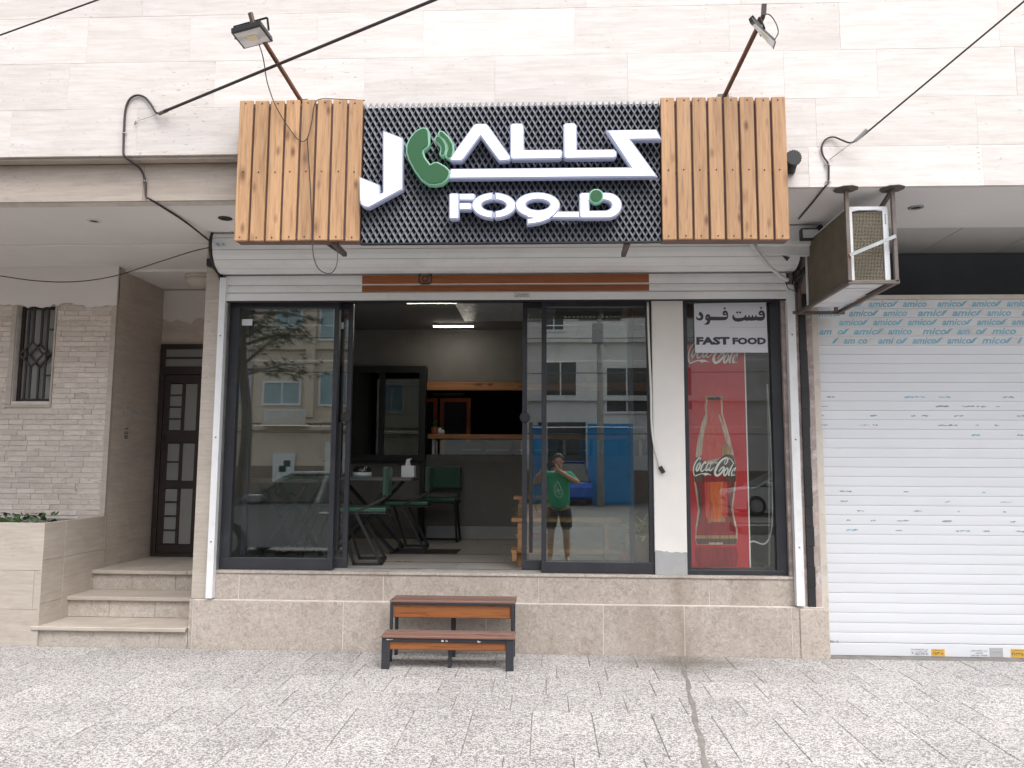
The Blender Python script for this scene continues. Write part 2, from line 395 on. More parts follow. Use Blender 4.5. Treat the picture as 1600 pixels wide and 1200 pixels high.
def copy_tree(o, parent=None):
    c = o.copy(); COL.objects.link(c)
    if parent is not None: c.parent = parent
    for ch in o.children: copy_tree(ch, c)
    return c
def smooth_path(pts, n=8):      # Catmull-Rom
    pts = [Vector(p) for p in pts]; q = [pts[0]*2-pts[1]]+pts+[pts[-1]*2-pts[-2]]; out = []
    for i in range(1, len(q)-2):
        for k in range(n):
            t = k/n; a, b, c, d = q[i-1], q[i], q[i+1], q[i+2]
            out.append(.5*((2*b)+(c-a)*t+(2*a-5*b+4*c-d)*t*t+(3*b-a-3*c+d)*t**3))
    return out+[pts[-1]]
def curve_mesh(name, rings, depth=0, bevel=0, offset=0):      # filled 2D rings -> mesh in the XZ plane, facing -Y
    cu = bpy.data.curves.new(name, 'CURVE'); cu.dimensions = '2D'; cu.fill_mode = 'BOTH'
    cu.extrude = depth/2; cu.bevel_depth = bevel; cu.bevel_resolution = 1; cu.offset = offset
    for r in rings:
        sp = cu.splines.new('POLY'); sp.points.add(len(r)-1)
        for p, (x, z) in zip(sp.points, r): p.co = (x, z, 0, 1)
        sp.use_cyclic_u = True
    return _cv(cu, name)
def _cv(cu, name):
    t = bpy.data.objects.new(name, cu); COL.objects.link(t); me = bpy.data.meshes.new_from_object(t)
    bpy.data.objects.remove(t); bpy.data.curves.remove(cu); me.name = name; me.materials.clear()
    me.transform(Matrix(((1, 0, 0, 0), (0, 0, -1, 0), (0, 1, 0, 0), (0, 0, 0, 1)))); return me
def text_mesh(name, s, size, shear=0, bold=0, depth=0, space=1.0):
    cu = bpy.data.curves.new(name, 'FONT'); cu.body = s; cu.size = size; cu.shear = shear; cu.offset = bold; cu.extrude = depth/2; cu.space_character = space
    cu.resolution_u = 2; return _cv(cu, name)
def place_text(name, s, mat, parent, x0, x1, z0, z1, y, bold=0, shear=0, depth=.0006):   # text fitted into a rectangle
    me = text_mesh(name, s, 1.0, shear, bold, .002); xs = [v.co.x for v in me.vertices]; zs = [v.co.z for v in me.vertices]
    if not xs: return None
    sx = (x1-x0)/(max(xs)-min(xs)); sz = (z1-z0)/(max(zs)-min(zs)); ax, az = min(xs), min(zs)
    for v in me.vertices: v.co = (x0+(v.co.x-ax)*sx, y-(.001-v.co.y)*0-(depth if v.co.y < 0 else 0), z0+(v.co.z-az)*sz)
    return link(name, me, mat, parent)
def pxr(pts, Y, ox=0, oy=0, sc=1.0):      # traced outline -> (x, z) on the plane Y
    out = []
    for x, y in pts:
        p = at(ox+x/sc, oy+y/sc, Y); out.append((p.x, p.z))
    return out
def slab(name, me, mat, parent, loc, rot=(0, 0, 0)):
    o = link(name, me, mat, parent); o.location = loc; o.rotation_euler = rot; return o
_bm = {}
def bevbox(sx, sy, sz, b=.004):
    key = (round(sx, 3), round(sy, 3), round(sz, 3), b)
    if key not in _bm:
        bm = bmesh.new(); bmesh.ops.create_cube(bm, size=1); bmesh.ops.scale(bm, vec=(sx, sy, sz), verts=bm.verts)
        bmesh.ops.bevel(bm, geom=bm.edges[:], offset=b, segments=1, affect='EDGES'); me = bpy.data.meshes.new('piece'); bm.to_mesh(me); bm.free(); _bm[key] = me
    return _bm[key]
def piece(name, mat, parent, x0, x1, y0, y1, z0, z1, b=.003, j=0):
    me = bevbox(x1-x0, y1-y0, z1-z0, b)
    if me.materials and me.materials[0] != MATS[mat]: me = me.copy(); me.materials.clear()
    return slab(name, me, mat, parent, ((x0+x1)/2, (y0+y1)/2+random.uniform(-j, j), (z0+z1)/2))

# ================================================================== THE GROUND
YF = -0.10                       # foot of the shop's base wall
structure('ground', MB().box(-60, 60, -90, 30, -.40, -.15), 'road_concrete')
pave = structure('pavement', MB().box(-12, 12, -4.4, 2.0, -.145, -.006), 'mortar_dark')
structure('kerb', MB().box(-12, 12, -4.56, -4.402, -.145, .0), 'kerb_stone', bevel=.01)
structure('pavement_border', MB().box(-12, 12, -4.4, -2.93, -.01, -.002), 'terrazzo')
SL = .336; rowY = YF-.004
me_slab = bevbox(SL-.004, SL-.004, .03, .0025)
row = 0; GROOVE = 1.02
while rowY > -2.9:
    off = random.choice((0, .03, .16, -.05, .1)) if row else 0
    x = -5.4+off
    while x < 5.2:
        c = Vector((x+SL/2, rowY-SL/2, 0)); px, py = proj(c)
        if -160 < px < 1760 and py < 1290:
            slab('paving_slab', me_slab, 'terrazzo', pave, (c.x, c.y, -.015+random.uniform(-.0012, .0008)),
                 (random.uniform(-.002, .002), random.uniform(-.002, .002), random.uniform(-.002, .002)))
        x += SL
    rowY -= SL; row += 1
# earth-filled drain joint that runs from the wall out to the street
mb = MB(); pts = [(1.0+.006*math.sin(i*1.3)-.013*i, YF-.03-i*.11) for i in range(25)]
for i, ((x, y), (x2, y2)) in enumerate(zip(pts, pts[1:])):
    wa, wb = .013+.006*math.sin(i*2.1), .013+.006*math.sin((i+1)*2.1)
    mb.add([(x-wa, y, .0035), (x+wa, y, .0035), (x2+wb, y2, .0035), (x2-wb, y2, .0035)], [(0, 3, 2, 1)])
jd = mb.build('earth_joint', 'mortar_dark', pave)

# ================================================================== THE BUILDING
XR = -3.91; YD = 1.55; YW = .75
YU = -1.13; ZC = ZR = 3.19; ZL = gz(200, 243, YU); XS = -0.35; YB = -1.03; YP = -.06
bld = thing('shop_building', 'travertine faced building whose upper floor overhangs the shop front', 'building', (0, 1.5, 0))
mb = MB(); mb.box(-9, XS, YU+.002, 4.5, ZL+.004, 8.5); mb.box(XS, 9, YU+.002, 4.5, ZR+.013, 8.5)
uw = mb.build('upper_wall', 'grout', bld)
H = .33
for r in range(5):
    z0 = ZL+r*H; x = -4.3-random.uniform(0, .7)
    while x < 3.9:
        wd = random.choice((.72, .88, 1.02, 1.02, .6))
        piece('stone_slab', 'travertine_upper', uw, x+.0004, x+wd-.0004, YU, YU+.022, z0+.0004, z0+H-.0004, .0006, .0004); x += wd
x = XS+.001
while x < 3.9:
    wd = random.choice((.85, 1.1, .95)); piece('stone_slab', 'travertine_upper', uw, x, x+wd-.0008, YU, YU+.022, ZR, ZL-.0008, .0006, .0004); x += wd
# recessed stone band under the overhang on the left
sb = MB().box(-9, XS, YB+.023, YB+.12, ZC-.008, ZL-.002).build('recessed_band', 'grout', bld)
x = -4.8
while x < XS-.2:
    wd = random.choice((.9, 1.15, .75)); wd = min(wd, XS-x)
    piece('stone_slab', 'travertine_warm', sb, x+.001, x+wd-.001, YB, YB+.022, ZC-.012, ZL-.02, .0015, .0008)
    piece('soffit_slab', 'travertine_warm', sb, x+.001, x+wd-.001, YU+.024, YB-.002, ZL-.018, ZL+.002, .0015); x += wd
# ceilings of the arcade
ce = MB().box(-9, -2.0, YB+.121, YW+.1, ZC, ZC+.1).box(-2.0, XS, YB+.121, .0, ZC, ZC+.1).build('arcade_ceiling', 'ceiling_white', bld)
MB().box(-9, -2.62, .02, .5, ZC-.012, ZC-.0005).build('ceiling_rib', 'ceiling_white', ce, bevel=.004)
MB().box(XR, -2.6, YW+.1, 1.7, ZC-.02, ZC+.1).build('porch_ceiling', 'ceiling_white', bld)
cr = MB().box(XS, 9, YU+.024, -.25, ZR-.002, ZR+.011).build('front_ceiling', 'ceiling_white', bld)
cb = MB().box(1.9, 9, -.25, .6, ZR+.02, ZR+.08).build('board_ceiling', 'dark_void', bld)
for i in range(6): piece('ceiling_board', 'ceiling_board', cb, 1.9+i*.62+.003, 1.9+i*.62+.617, -.248, .46, ZR, ZR+.018, .0015)
MB().box(XS, 1.9, -.249, .1, ZR, ZR+.08).build('ceiling_over_roll', 'ceiling_white', cr)
# base wall under the glazing, faced with limestone
ZS = .578; zm = .362
bw = MB().box(-2.69, 2.06, YF+.0025, .30, -.10, zm).box(-2.58, 1.88, YP+.0045, .30, zm, ZS-.02).build('base_wall', 'grout', bld)
xl = [-2.69, gx(536, 975, YF), gx(760, 975, YF), gx(943, 975, YF), gx(1070, 975, YF), gx(1238, 975, YF), 2.06]
for a, b in zip(xl, xl[1:]): piece('stone_slab', 'limestone', bw, a+.0025, b-.0025, YF, YF+.022, -.02, zm-.0025, .002, .0015)
xu = [-2.57, gx(370, 915, YF), gx(597, 915, YF), gx(842, 915, YF), gx(1110, 915, YF), 1.865]
for a, b in zip(xu, xu[1:]): piece('stone_slab', 'limestone', bw, a+.0025, b-.0025, YP+.002, YP+.022, zm+.0025, ZS-.022, .002, .0015)
for a, b in ((-2.585, -1.2), (-1.198, .3), (.302, 1.875)): piece('sill_slab', 'limestone_step', bw, a, b, YP-.008, .12, ZS-.02, ZS, .003)
rag = lambda x0, x1, z, a, n=60: [(x0+(x1-x0)*i/n, z+random.uniform(-a, a)-a*math.sin(i*.37)) for i in range(n+1)]
# piers
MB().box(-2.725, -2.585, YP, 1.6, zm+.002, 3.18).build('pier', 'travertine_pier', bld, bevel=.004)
MB().box(-2.725, -2.69, YF+.02, 1.6, -.1, zm).build('pier_return', 'limestone', bld)
MB().box(1.89, 2.06, YP+.01, .3, zm+.002, ZR-.01).build('right_pier', 'pink_timber', bld)
wp = [(gx(1024, 690, -.03), gx(1066, 690, -.03))]
px0, px1 = gx(1021, 700, -.03), gx(1071, 700, -.03)
pl = MB().box(px0, px1, -.03, .2, ZS+.165, 2.74).build('white_pillar', 'white_pillar_paint', bld, bevel=.004)
MB().prism([(px0+.002, ZS+.001), (px1-.002, ZS+.001)]+rag(px1-.002, px0+.002, ZS+.172, .006, 14), -.0335, .2).build('bare_pillar_foot', 'grey_cement', bld)
# recess of the house entrance
MB().box(XR-.25, XR, YW+.003, YD+.2, .3, ZC).build('porch_side_wall', 'travertine_porch_lit', bld)
MB().box(XR, -2.725, YD+.06, YD+.26, 2.66, ZC-.02).build('porch_back_wall', 'white_plaster', bld)
MB().box(XR, -2.725, YD+.03, YD+.058, 2.60, 2.90).build('porch_lintel', 'travertine_porch_lit', bld, bevel=.003)
MB().box(XR, -2.725, YD+.1, YD+.26, .2, 2.66).build('porch_door_reveal', 'dark_void', bld)
# split-stone wall with the barred window
WX0, WX1, WZ0, WZ1 = gx(23, 550, YW), gx(82, 550, YW), gz(50, 627, YW), gz(50, 477, YW)
ZB0, ZB1 = .93, 2.86
sw = MB()
for a in ((-9, WX0, .2, ZC), (WX1, XR-.252, .2, ZC), (WX0, WX1, .2, WZ0), (WX0, WX1, WZ1, ZC)): sw.box(a[0], a[1], YW+.006, YW+.24, a[2], a[3])
sw = sw.build('stone_wall', 'grout', bld)
MB().prism(rag(-6, XR, ZB1-.03, .014)+[(XR, ZC-.001), (-6, ZC-.001)], YW-.019, YW-.0075).box(-6, XR, YW-.007, YW+.019, ZB1, ZC-.001).build('plaster_band', 'white_plaster', bld)
MB().prism(rag(XR+.002, -2.73, 2.86, .03, 24)+[(-2.73, ZC-.03), (XR+.002, ZC-.03)], YD+.022, YD+.029).build('plaster_smear', 'white_plaster', bld)
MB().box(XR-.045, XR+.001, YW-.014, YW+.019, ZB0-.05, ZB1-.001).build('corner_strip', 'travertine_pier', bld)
z = ZB0; ch = .0475; r = 0
while z < ZB1-.01:
    x = -5.15+random.uniform(-.1, .1)
    while x < XR-.05:
        wd = random.choice((.13, .17, .21, .26, .30)); x1 = min(x+wd, XR-.047)
        segs = [(x, x1)]
        if z+ch > WZ0-.035 and z < WZ1+.02:      # stop at the window reveal
            segs = [(a, b) for a, b in ((x, min(x1, WX0-.05)), (max(x, WX1+.022), x1)) if b-a > .02]
        for a, b in segs:
            d = random.uniform(-.0025, .0025)
            b2 = b
            piece('stone_brick', 'split_stone', sw, a+.0006, b2-.0006, YW-.002+d, YW+.019, z+.0008, min(z+ch, ZB1)-.0008, .0022)
        x = x1
    z += ch; r += 1
for (a, b, c, d) in ((WX0-.05, WX0-.004, WZ0-.03, WZ1+.02), (WX0-.05, WX1+.02, WZ0-.058, WZ0-.031), (WX0-.05, WX1+.02, WZ1+.021, WZ1+.045), (WX1+.003, WX1+.02, WZ0-.03, WZ1+.02)):
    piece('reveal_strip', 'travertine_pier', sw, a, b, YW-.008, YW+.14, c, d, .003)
# garage side
MB().box(2.062, 2.12, -.02, .3, -.05, 2.72).build('garage_jamb', 'cream_metal', bld, bevel=.004)
MB().box(1.9, 9, .465, .6, -.05, ZR-.001).build('garage_shade_wall', 'recess_shade', bld)  # back wall whose dark colour stands in for shade above the shutter
MB().box(1.875, 2.085, YF-.012, .0, -.05, .352).build('corner_plinth', 'limestone', bld, bevel=.006)
mb = MB()
for i in range(16):
    za = .36+i*.148; w0 = .028+.012*random.random(); mb.box(1.955+.0*i, 1.955+w0+.02, YP-.012, YP+.009, za, za+.146)
mb.build('black_tape_strip', 'black_plastic', bld)

# ------------------------------------------------------------------ entrance steps
st = thing('entrance_steps', 'three pale stone steps up to the brown iron house door', 'steps', (-3.3, .3, 0))
for i, (y0, z1) in enumerate(((-.08, .148), (.27, .315), (.60, .48))):
    yb = YD+.06; s_ = MB().box(XR, -2.73, y0+.018, yb, -.02 if i == 0 else z1-.17, z1-.032).build('step', 'grout', st)
    xs = [XR+.002, XR+.36, XR+.74, -2.73] if i else [XR+.002, -2.95, -2.73]
    for a, b in zip(xs, xs[1:]): piece('riser', 'limestone_step', s_, a+.001, b-.001, y0, y0+.016, (-.01 if i == 0 else z1-.165), z1-.033, .002, .001)
    ye = (.27, .60, YD+.06)[i]+.017
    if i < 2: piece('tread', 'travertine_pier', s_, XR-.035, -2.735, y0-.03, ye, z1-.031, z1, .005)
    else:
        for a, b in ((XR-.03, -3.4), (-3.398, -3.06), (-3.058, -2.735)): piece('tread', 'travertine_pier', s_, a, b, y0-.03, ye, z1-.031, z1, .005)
# ------------------------------------------------------------------ planter wall
pw = thing('planter', 'travertine clad planter wall below the barred window', 'planter', (-4.6, .1, 0))
pb = MB().box(-7, -3.915, YF+.022, YW-.02, -.05, .90).build('planter_core', 'mortar_dark', pw)
for k, (za, zb) in enumerate(((-.02, .27), (.272, .565), (.567, .93))):
    x = -5.9+.3*k
    for wd in (.9, .75, .95):
        b = min(x+wd, -3.895); 
        if b-x > .05: piece('stone_slab', 'travertine_pier', pb, x+.001, b-.001, YF, YF+.021, za, zb, .002, .001)
        x = b
for za, zb in ((-.02, .31), (.312, .64), (.642, .93)):
    for ya, yb in ((YF+.001, .17), (.172, YW-.013)): piece('side_slab', 'travertine_pier', pb, -3.914, -3.893, ya, yb, za, zb, .002)
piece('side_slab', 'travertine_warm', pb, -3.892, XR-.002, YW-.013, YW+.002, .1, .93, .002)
soil = MB().box(-7, -3.92, YF+.024, YW-.021, .901, .905).build('soil', 'mortar_dark', pw)
mb = MB()
for i in range(150):
    c = Vector((random.uniform(-5.0, -4.05), random.uniform(.0, .36), .91+random.uniform(0, .07))); sz = random.uniform(.012, .03)
    e = Euler((random.uniform(-1, 1), random.uniform(-1, 1), random.uniform(0, 6))).to_matrix()
    mb.add([c+e@Vector(p)*sz for p in ((-1, 0, 0), (-.6, .8, .2), (.3, .9, 0), (1, 0, .25), (.3, -.9, 0), (-.6, -.8, .2))], [(0, 1, 2, 3, 4, 5)])
tag(mb.build('ivy', 'ivy_leaf'), 'low green ivy leaves along the planter top', 'ivy', kind='stuff')

# ------------------------------------------------------------------ barred window
bwn = thing('barred_window', 'small brown iron window with a diamond pattern grille', 'window', (WX0, YW, WZ0))
y0 = YW+.03
MB().frame(WX0, WX1, WZ0, WZ1, .028, y0+.03, y0+.07).build('frame', 'brown_iron', bwn, bevel=.003)
MB().box(WX0+.029, WX1-.029, y0+.05, y0+.056, WZ0+.029, WZ1-.029).build('pane', 'frosted_pane', bwn)
mb = MB(); wd = WX1-WX0; hh = WZ1-WZ0
def bwp(u, v): return Vector((WX0+u*wd, y0, WZ0+v*hh))
b_ = .017
for (u, v, u2, v2) in ((.40, .03, .40, .36), (.40, .62, .40, .97), (.78, .03, .78, .97), (.78, .27, .97, .27), (.78, .75, .97, .75), (.70, .50, .97, .50)):
    mb.bar(bwp(u, v), bwp(u2, v2), b_, .012, (0, 1, 0))
for q in (((.08, .49), (.40, .62), (.70, .49), (.40, .36)),):
    for a, b in zip(q, q[1:]+q[:1]): mb.bar(bwp(*a), bwp(*b), b_, .012, (0, 1, 0))
g = mb.build('grille', 'brown_iron', bwn)
mb = MB()
for q in (((.30, .49), (.55, .60), (.85, .49), (.58, .36)),):
    for a, b in zip(q, q[1:]+q[:1]): mb.bar(bwp(*a)+Vector((0, .025, 0)), bwp(*b)+Vector((0, .025, 0)), b_, .012, (0, 1, 0))
for (u, v, u2, v2) in ((.57, .03, .57, .36), (.57, .60, .57, .97), (.22, .03, .22, .97)): mb.bar(bwp(u, v)+Vector((0, .025, 0)), bwp(u2, v2)+Vector((0, .025, 0)), b_, .012, (0, 1, 0))
mb.build('inner_grille', 'brown_iron', bwn)

# ------------------------------------------------------------------ iron door
dr = thing('iron_door', 'dark brown iron house door with frosted panes at the top of the steps', 'door', (-3.4, YD, .48))
DX0, DX1, DZ0, DZ1 = XR+.012, -2.73, .482, 2.60
MB().frame(DX0, DX1, DZ0, DZ1, .05, YD, YD+.05, .03, .05).build('frame', 'brown_iron', dr, bevel=.004)
MB().box(DX0+.05, DX1-.05, YD, YD+.05, 2.29, 2.37).build('transom_bar', 'brown_iron', dr, bevel=.004)
MB().box(DX0+.05, DX1-.05, YD+.02, YD+.028, 2.371, 2.549).build('transom_pane', 'frosted_pane', dr)
MB().box(DX0+.05, DX1-.05, YD+.002, YD+.02, 2.45, 2.465).build('transom_rail', 'brown_iron', dr)
lf = MB(); lx0, lx1 = DX0+.055, DX1-.055; rails = [(.515, .60), (1.15, 1.22), (1.60, 1.72), (2.20, 2.285)]
for a, b in rails: lf.box(lx0, lx1, YD+.006, YD+.04, a, b)
stl = [lx0, lx0+.055, lx0+.175, lx0+.205, lx0+.32, lx0+.36]
for a, b in ((.60, 1.15), (1.22, 1.60), (1.72, 2.20)):
    for c, d in ((lx0, lx0+.06), (lx0+.185, lx0+.215), (lx0+.34, lx0+.40), (lx1-.06, lx1)): lf.box(c, d, YD+.006, YD+.04, a, b)
leaf = lf.build('door_leaf', 'brown_iron', dr, bevel=.003)
for a, b, k in ((.60, 1.15, 4), (1.22, 1.60, 2), (1.72, 2.20, 4)):
    hgt = (b-a)/k
    for i in range(k):
        MB().box(lx0+.061, lx0+.184, YD+.02, YD+.026, a+i*hgt+.008, a+(i+1)*hgt-.008).build('pane', 'frosted_pane', leaf)
        if i: MB().box(lx0+.061, lx0+.184, YD+.01, YD+.036, a+i*hgt-.007, a+i*hgt+.007).build('glazing_bar', 'brown_iron', leaf)
    MB().box(lx0+.216, lx0+.339, YD+.02, YD+.026, a+.004, b-.004).build('pane', 'frosted_pane', leaf)
    MB().box(lx0+.401, lx1-.061, YD+.02, YD+.026, a+.004, b-.004).build('pane', 'frosted_pane', leaf)
MB().tube([(lx0+.03, YD-.03, 1.52), (lx0+.03, YD-.035, 1.56), (lx0+.03, YD-.035, 1.64), (lx0+.03, YD-.005, 1.68)], .008).build('handle', 'brown_iron', leaf)
# house number and scrawl painted on the porch wall
hn = tag(place_text('house_number', '120', 'print_dark', None, 0, .10, 0, .06, 0), 'faded dark stencilled number on the porch side wall', 'number')
hn.matrix_world = Matrix.Translation((XR+.004, .98, 1.72)) @ Matrix.Rotation(PI/2, 4, 'Z') @ Matrix.Rotation(PI/2, 4, 'Y')
mb = MB()
for i in range(9):
    yy, zz = .98+random.uniform(-.05, .2), 1.86+random.uniform(-.02, .07); s_ = random.uniform(.008, .02)
    mb.add([(XR+.003, yy-s_, zz-s_*.4), (XR+.003, yy+s_, zz-s_*.3), (XR+.003, yy+s_*.7, zz+s_*.5), (XR+.003, yy-s_*.5, zz+s_*.6)], [(0, 1, 2, 3)])
tag(mb.build('paint_smudge', 'film_blue'), 'small blue grey paint smudges above the stencilled number', 'paint mark')

# ------------------------------------------------------------------ ceiling spots and dome lamp
def spot(c, label, mat='ac_white'):
    t = thing('ceiling_spotlight', label, 'spotlight', c, 'recessed ceiling spotlights')
    MB().lathe([(.05, .004), (.05, -.004), (.036, -.008), (.034, .001)], c, 24).build('ring', mat, t, smooth=True)
    MB().lathe([(.033, .003), (.033, -.001), (.012, -.004)], c, 16).build('lens', 'dark_void', t)
p = atz(147, 345, ZC-.001); spot((p.x, p.y, p.z), 'round recessed spotlight in the left arcade ceiling')
p = atz(352, 341, ZC-.001); spot((p.x, p.y, p.z), 'small dark recessed spotlight beside the left end of the sign', 'black_plastic')
p = atz(1431, 324, ZR-.003); spot((p.x, p.y, p.z), 'round recessed spotlight in the ceiling right of the air conditioner', 'galvanised')
c = (-3.27, 1.05, ZC-.02); t = thing('dome_lamp', 'cream dome ceiling lamp in the entrance porch', 'lamp', c)
MB().lathe([(.16, -.001), (.16, -.022), (.15, -.026)], c, 28).build('rim', 'cream_metal', t, smooth=True)
MB().lathe([(.148, -.024), (.14, -.055), (.115, -.088), (.07, -.11), (.02, -.117)], c, 28).build('bowl', 'cream_metal', t, smooth=True)

# ================================================================== THE SIGN
YS = -1.28
sg = thing('shop_sign', 'wide shop sign of pine boards and dark mesh with white raised letters', 'sign', (-.2, YS, 3.1))
sz_top = lambda x: gz(372, 157, YS)+(gz(1228, 151, YS)-gz(372, 157, YS))*(x-gx(372, 157, YS))/(gx(1228, 151, YS)-gx(372, 157, YS))
sz_bot = lambda x: gz(370, 376, YS)+(gz(1233, 374, YS)-gz(370, 376, YS))*(x-gx(370, 376, YS))/(gx(1233, 374, YS)-gx(370, 376, YS))
SX0, SX1, SX2, SX3 = gx(370, 266, YS), gx(564, 266, YS), gx(1034, 266, YS), gx(1231, 266, YS)
paint('brown_back', (.20, .13, .115), .6, .15, 5)
for xa, xb in ((SX0, SX1), (SX2, SX3)):
    MB().hexa([(xa+.004, YS+.026, sz_bot(xa)+.003), (xb-.004, YS+.026, sz_bot(xb)+.003), (xb-.004, YS+.11, sz_bot(xb)+.003), (xa+.004, YS+.11, sz_bot(xa)+.003)],
              [(xa+.004, YS+.026, sz_top(xa)-.012), (xb-.004, YS+.026, sz_top(xb)-.012), (xb-.004, YS+.11, sz_top(xb)-.012), (xa+.004, YS+.11, sz_top(xa)-.012)]).build('back_frame', 'brown_back', sg)
    for f in (.03, .49, .97):
        za = sz_bot(xa)+f*(sz_top(xa)-sz_bot(xa)); zb = sz_bot(xb)+f*(sz_top(xb)-sz_bot(xb))
        MB().bar((xa+.006, YS+.0235, za), (xb-.006, YS+.0235, zb), .004, .022).build('rail', 'brown_back', sg)
    pt = (xb-xa)/7.87
    for i in range(8):
        a = xa+i*pt; b = a+pt*.855; zt, zb = sz_top(a), sz_bot(a); dz = random.uniform(-.003, .003)
        pk = piece('plank', 'thermo_pine', sg, a, b, YS, YS+.021, zb+dz, zt+dz, .0035); pk.matrix_parent_inverse = INV[sg]
        for zz in (zt-.022, (zt+zb)/2-.015, zb+.022):
            MB().lathe([(.005, 0), (.005, .002)], n=8).build('screw', 'black_plastic', pk).matrix_local = Matrix.Translation((random.uniform(-.006, .006), -.0105, zz-(zt+zb)/2)) @ Matrix.Rotation(PI/2, 4, 'X')
# expanded metal panel
zt0, zt1, zb0, zb1 = sz_top(SX1)-.012, sz_top(SX2)-.012, sz_bot(SX1)+.002, sz_bot(SX2)+.002
MB().box(SX1+.002, SX2-.002, YS+.055, YS+.10, min(zb0, zb1)+.01, max(zt0, zt1)-.02).build('mesh_backing', 'mesh_back', sg)
mb = MB(); NX = 96; NZ = 26; dx = (SX2-SX1-.008)/NX; thk = .0022
for r in range(NZ):
    for j in range(NX):
        def nd(jj):
            u = jj/NX; zb = zb0+(zb1-zb0)*u; zt = zt0+(zt1-zt0)*u; pz = (zt-zb)/NZ
            return Vector((SX1+.004+jj*dx, YS+.038, zb+(r+.5)*pz+(pz*.5 if (jj+r) % 2 else -pz*.5)))
        a, b = nd(j), nd(j+1); h = Vector((0, .008, .0155 if b.z < a.z else .0125)); th = Vector((0, thk, -thk*.6))
        mb.hexa([a-h, b-h, b+h, a+h], [a-h+th, b-h+th, b+h+th, a+h+th])
mb.build('expanded_metal', 'mesh_steel', sg, kind='stuff')
MB().box(SX1+.002, SX2-.002, YS+.02, YS+.05, min(zb0, zb1)-.012, min(zb0, zb1)-.002).build('mesh_edge', 'black_steel', sg)
# raised letters (traced outlines on the plane of the letter faces)
YL = YS-.045
def letter(rings, col='letter', name='letter', bev=.0):
    body = link(name, curve_mesh(name, rings, .046, .0015, .0075), col+'_side', sg); body.location.y = YL+.005+.023
    fc = link('face', curve_mesh('face', rings, .006, .0006, -.0015), 'letter_face' if col == 'letter' else 'green_acrylic', body); fc.location.y = -.023-.005-.001
    return body
R3 = lambda pts: pxr(pts, YL, 700, 100, 4)
letter([R3([(18,592),(165,386),(175,380),(232,380),(244,387),(386,585),(378,596),(325,600),(316,592),(203,440),(92,590),(80,600),(25,600)])])
letter([R3([(396,385),(405,378),(455,378),(465,388),(467,544),(700,541),(708,550),(706,578),(696,586),(405,590),(396,582)])])
letter([R3([(729,383),(738,376),(786,376),(796,386),(798,543),(1035,540),(1046,550),(1046,572),(1036,581),(740,585),(730,578)])])
letter([R3([(1003,420),(1297,416),(1324,463),(1127,466),(1296,697),(14,709),(22,662),(1155,652)])])
R1 = lambda pts: pxr(pts, YL, 555, 190, 8.275)
letter([R1([(372,135),(595,222),(598,868),(172,1098),(120,1092),(85,1062),(72,1020),(66,735),(295,828),(300,962),(372,922)])])
letter([R1([(880,88),(918,95),(938,130),(945,280),(935,308),(868,362),(868,410),(890,470),(960,565),(985,560),(1020,538),(1062,535),(1160,590),(1208,640),(1210,675),(1180,735),(1120,785),(1030,802),(950,795),(860,735),(770,610),(705,490),(672,390),(675,310),(710,225),(775,145),(830,105)])], 'green', 'phone_receiver')
letter([R1([(1035,225),(1055,195),(1085,195),(1130,240),(1162,300),(1165,360),(1150,415),(1125,428),(1105,410),(1118,365),(1112,315),(1085,270),(1050,250)])], 'green', 'phone_wave')
letter([R1([(1085,150),(1100,130),(1130,138),(1200,205),(1252,290),(1262,370),(1240,440),(1210,462),(1183,445),(1190,400),(1208,345),(1195,280),(1150,210),(1100,178)])], 'green', 'phone_wave')
R6 = lambda pts: pxr(pts, YL, 680, 270, 5)
letter([R6([(118,174),(125,168),(170,168),(177,174),(177,346),(171,352),(123,352),(117,346)])])
letter([R6([(194,171),(297,171),(303,178),(300,203),(294,207),(194,207)])], name='letter_arm')
letter([R6([(194,243),(270,243),(277,249),(275,277),(270,280),(194,280)])], name='letter_arm')
def ell(cx, cy, rx, ry, a0, a1, n=20): return [(cx+rx*math.cos(math.radians(a0+(a1-a0)*i/n)), cy+ry*math.sin(math.radians(a0+(a1-a0)*i/n))) for i in range(n+1)]
letter([R6(ell(458,255,163,92,97,263)+ell(458,255,104,52,259,101))])
letter([R6(ell(458,255,163,92,83,-83)+ell(458,255,104,52,-79,79))])
MB().prism(R6([(440,166),(476,166),(476,207),(440,207)]), YL+.006, YL+.05).prism(R6([(440,305),(476,305),(476,346),(440,346)]), YL+.006, YL+.05).build('letter_bridge', 'letter_side', sg)
letter([R6(ell(800,253,166,92,118,388, 36)+[(930,322),(890,355),(830,378),(770,390),(726,395),(726,366),(795,354),(725,342)]), R6(ell(802,250,102,50,0,360,28)[:-1])])
letter([R6([(958,311),(1122,311),(1122,345),(915,345)])], name='letter_link')
letter([R6([(1136,172),(1145,165),(1330,163)]+ell(1345,255,104,91,-88,88,16)+[(1145,347),(1136,340)]), R6([(1196,208),(1320,205)]+ell(1325,255,62,49,-85,85,12)+[(1196,305)])])
letter([R6(ell(1257,186,48,45,0,360,28)[:-1])], 'green', 'sign_dot').location.y -= .014
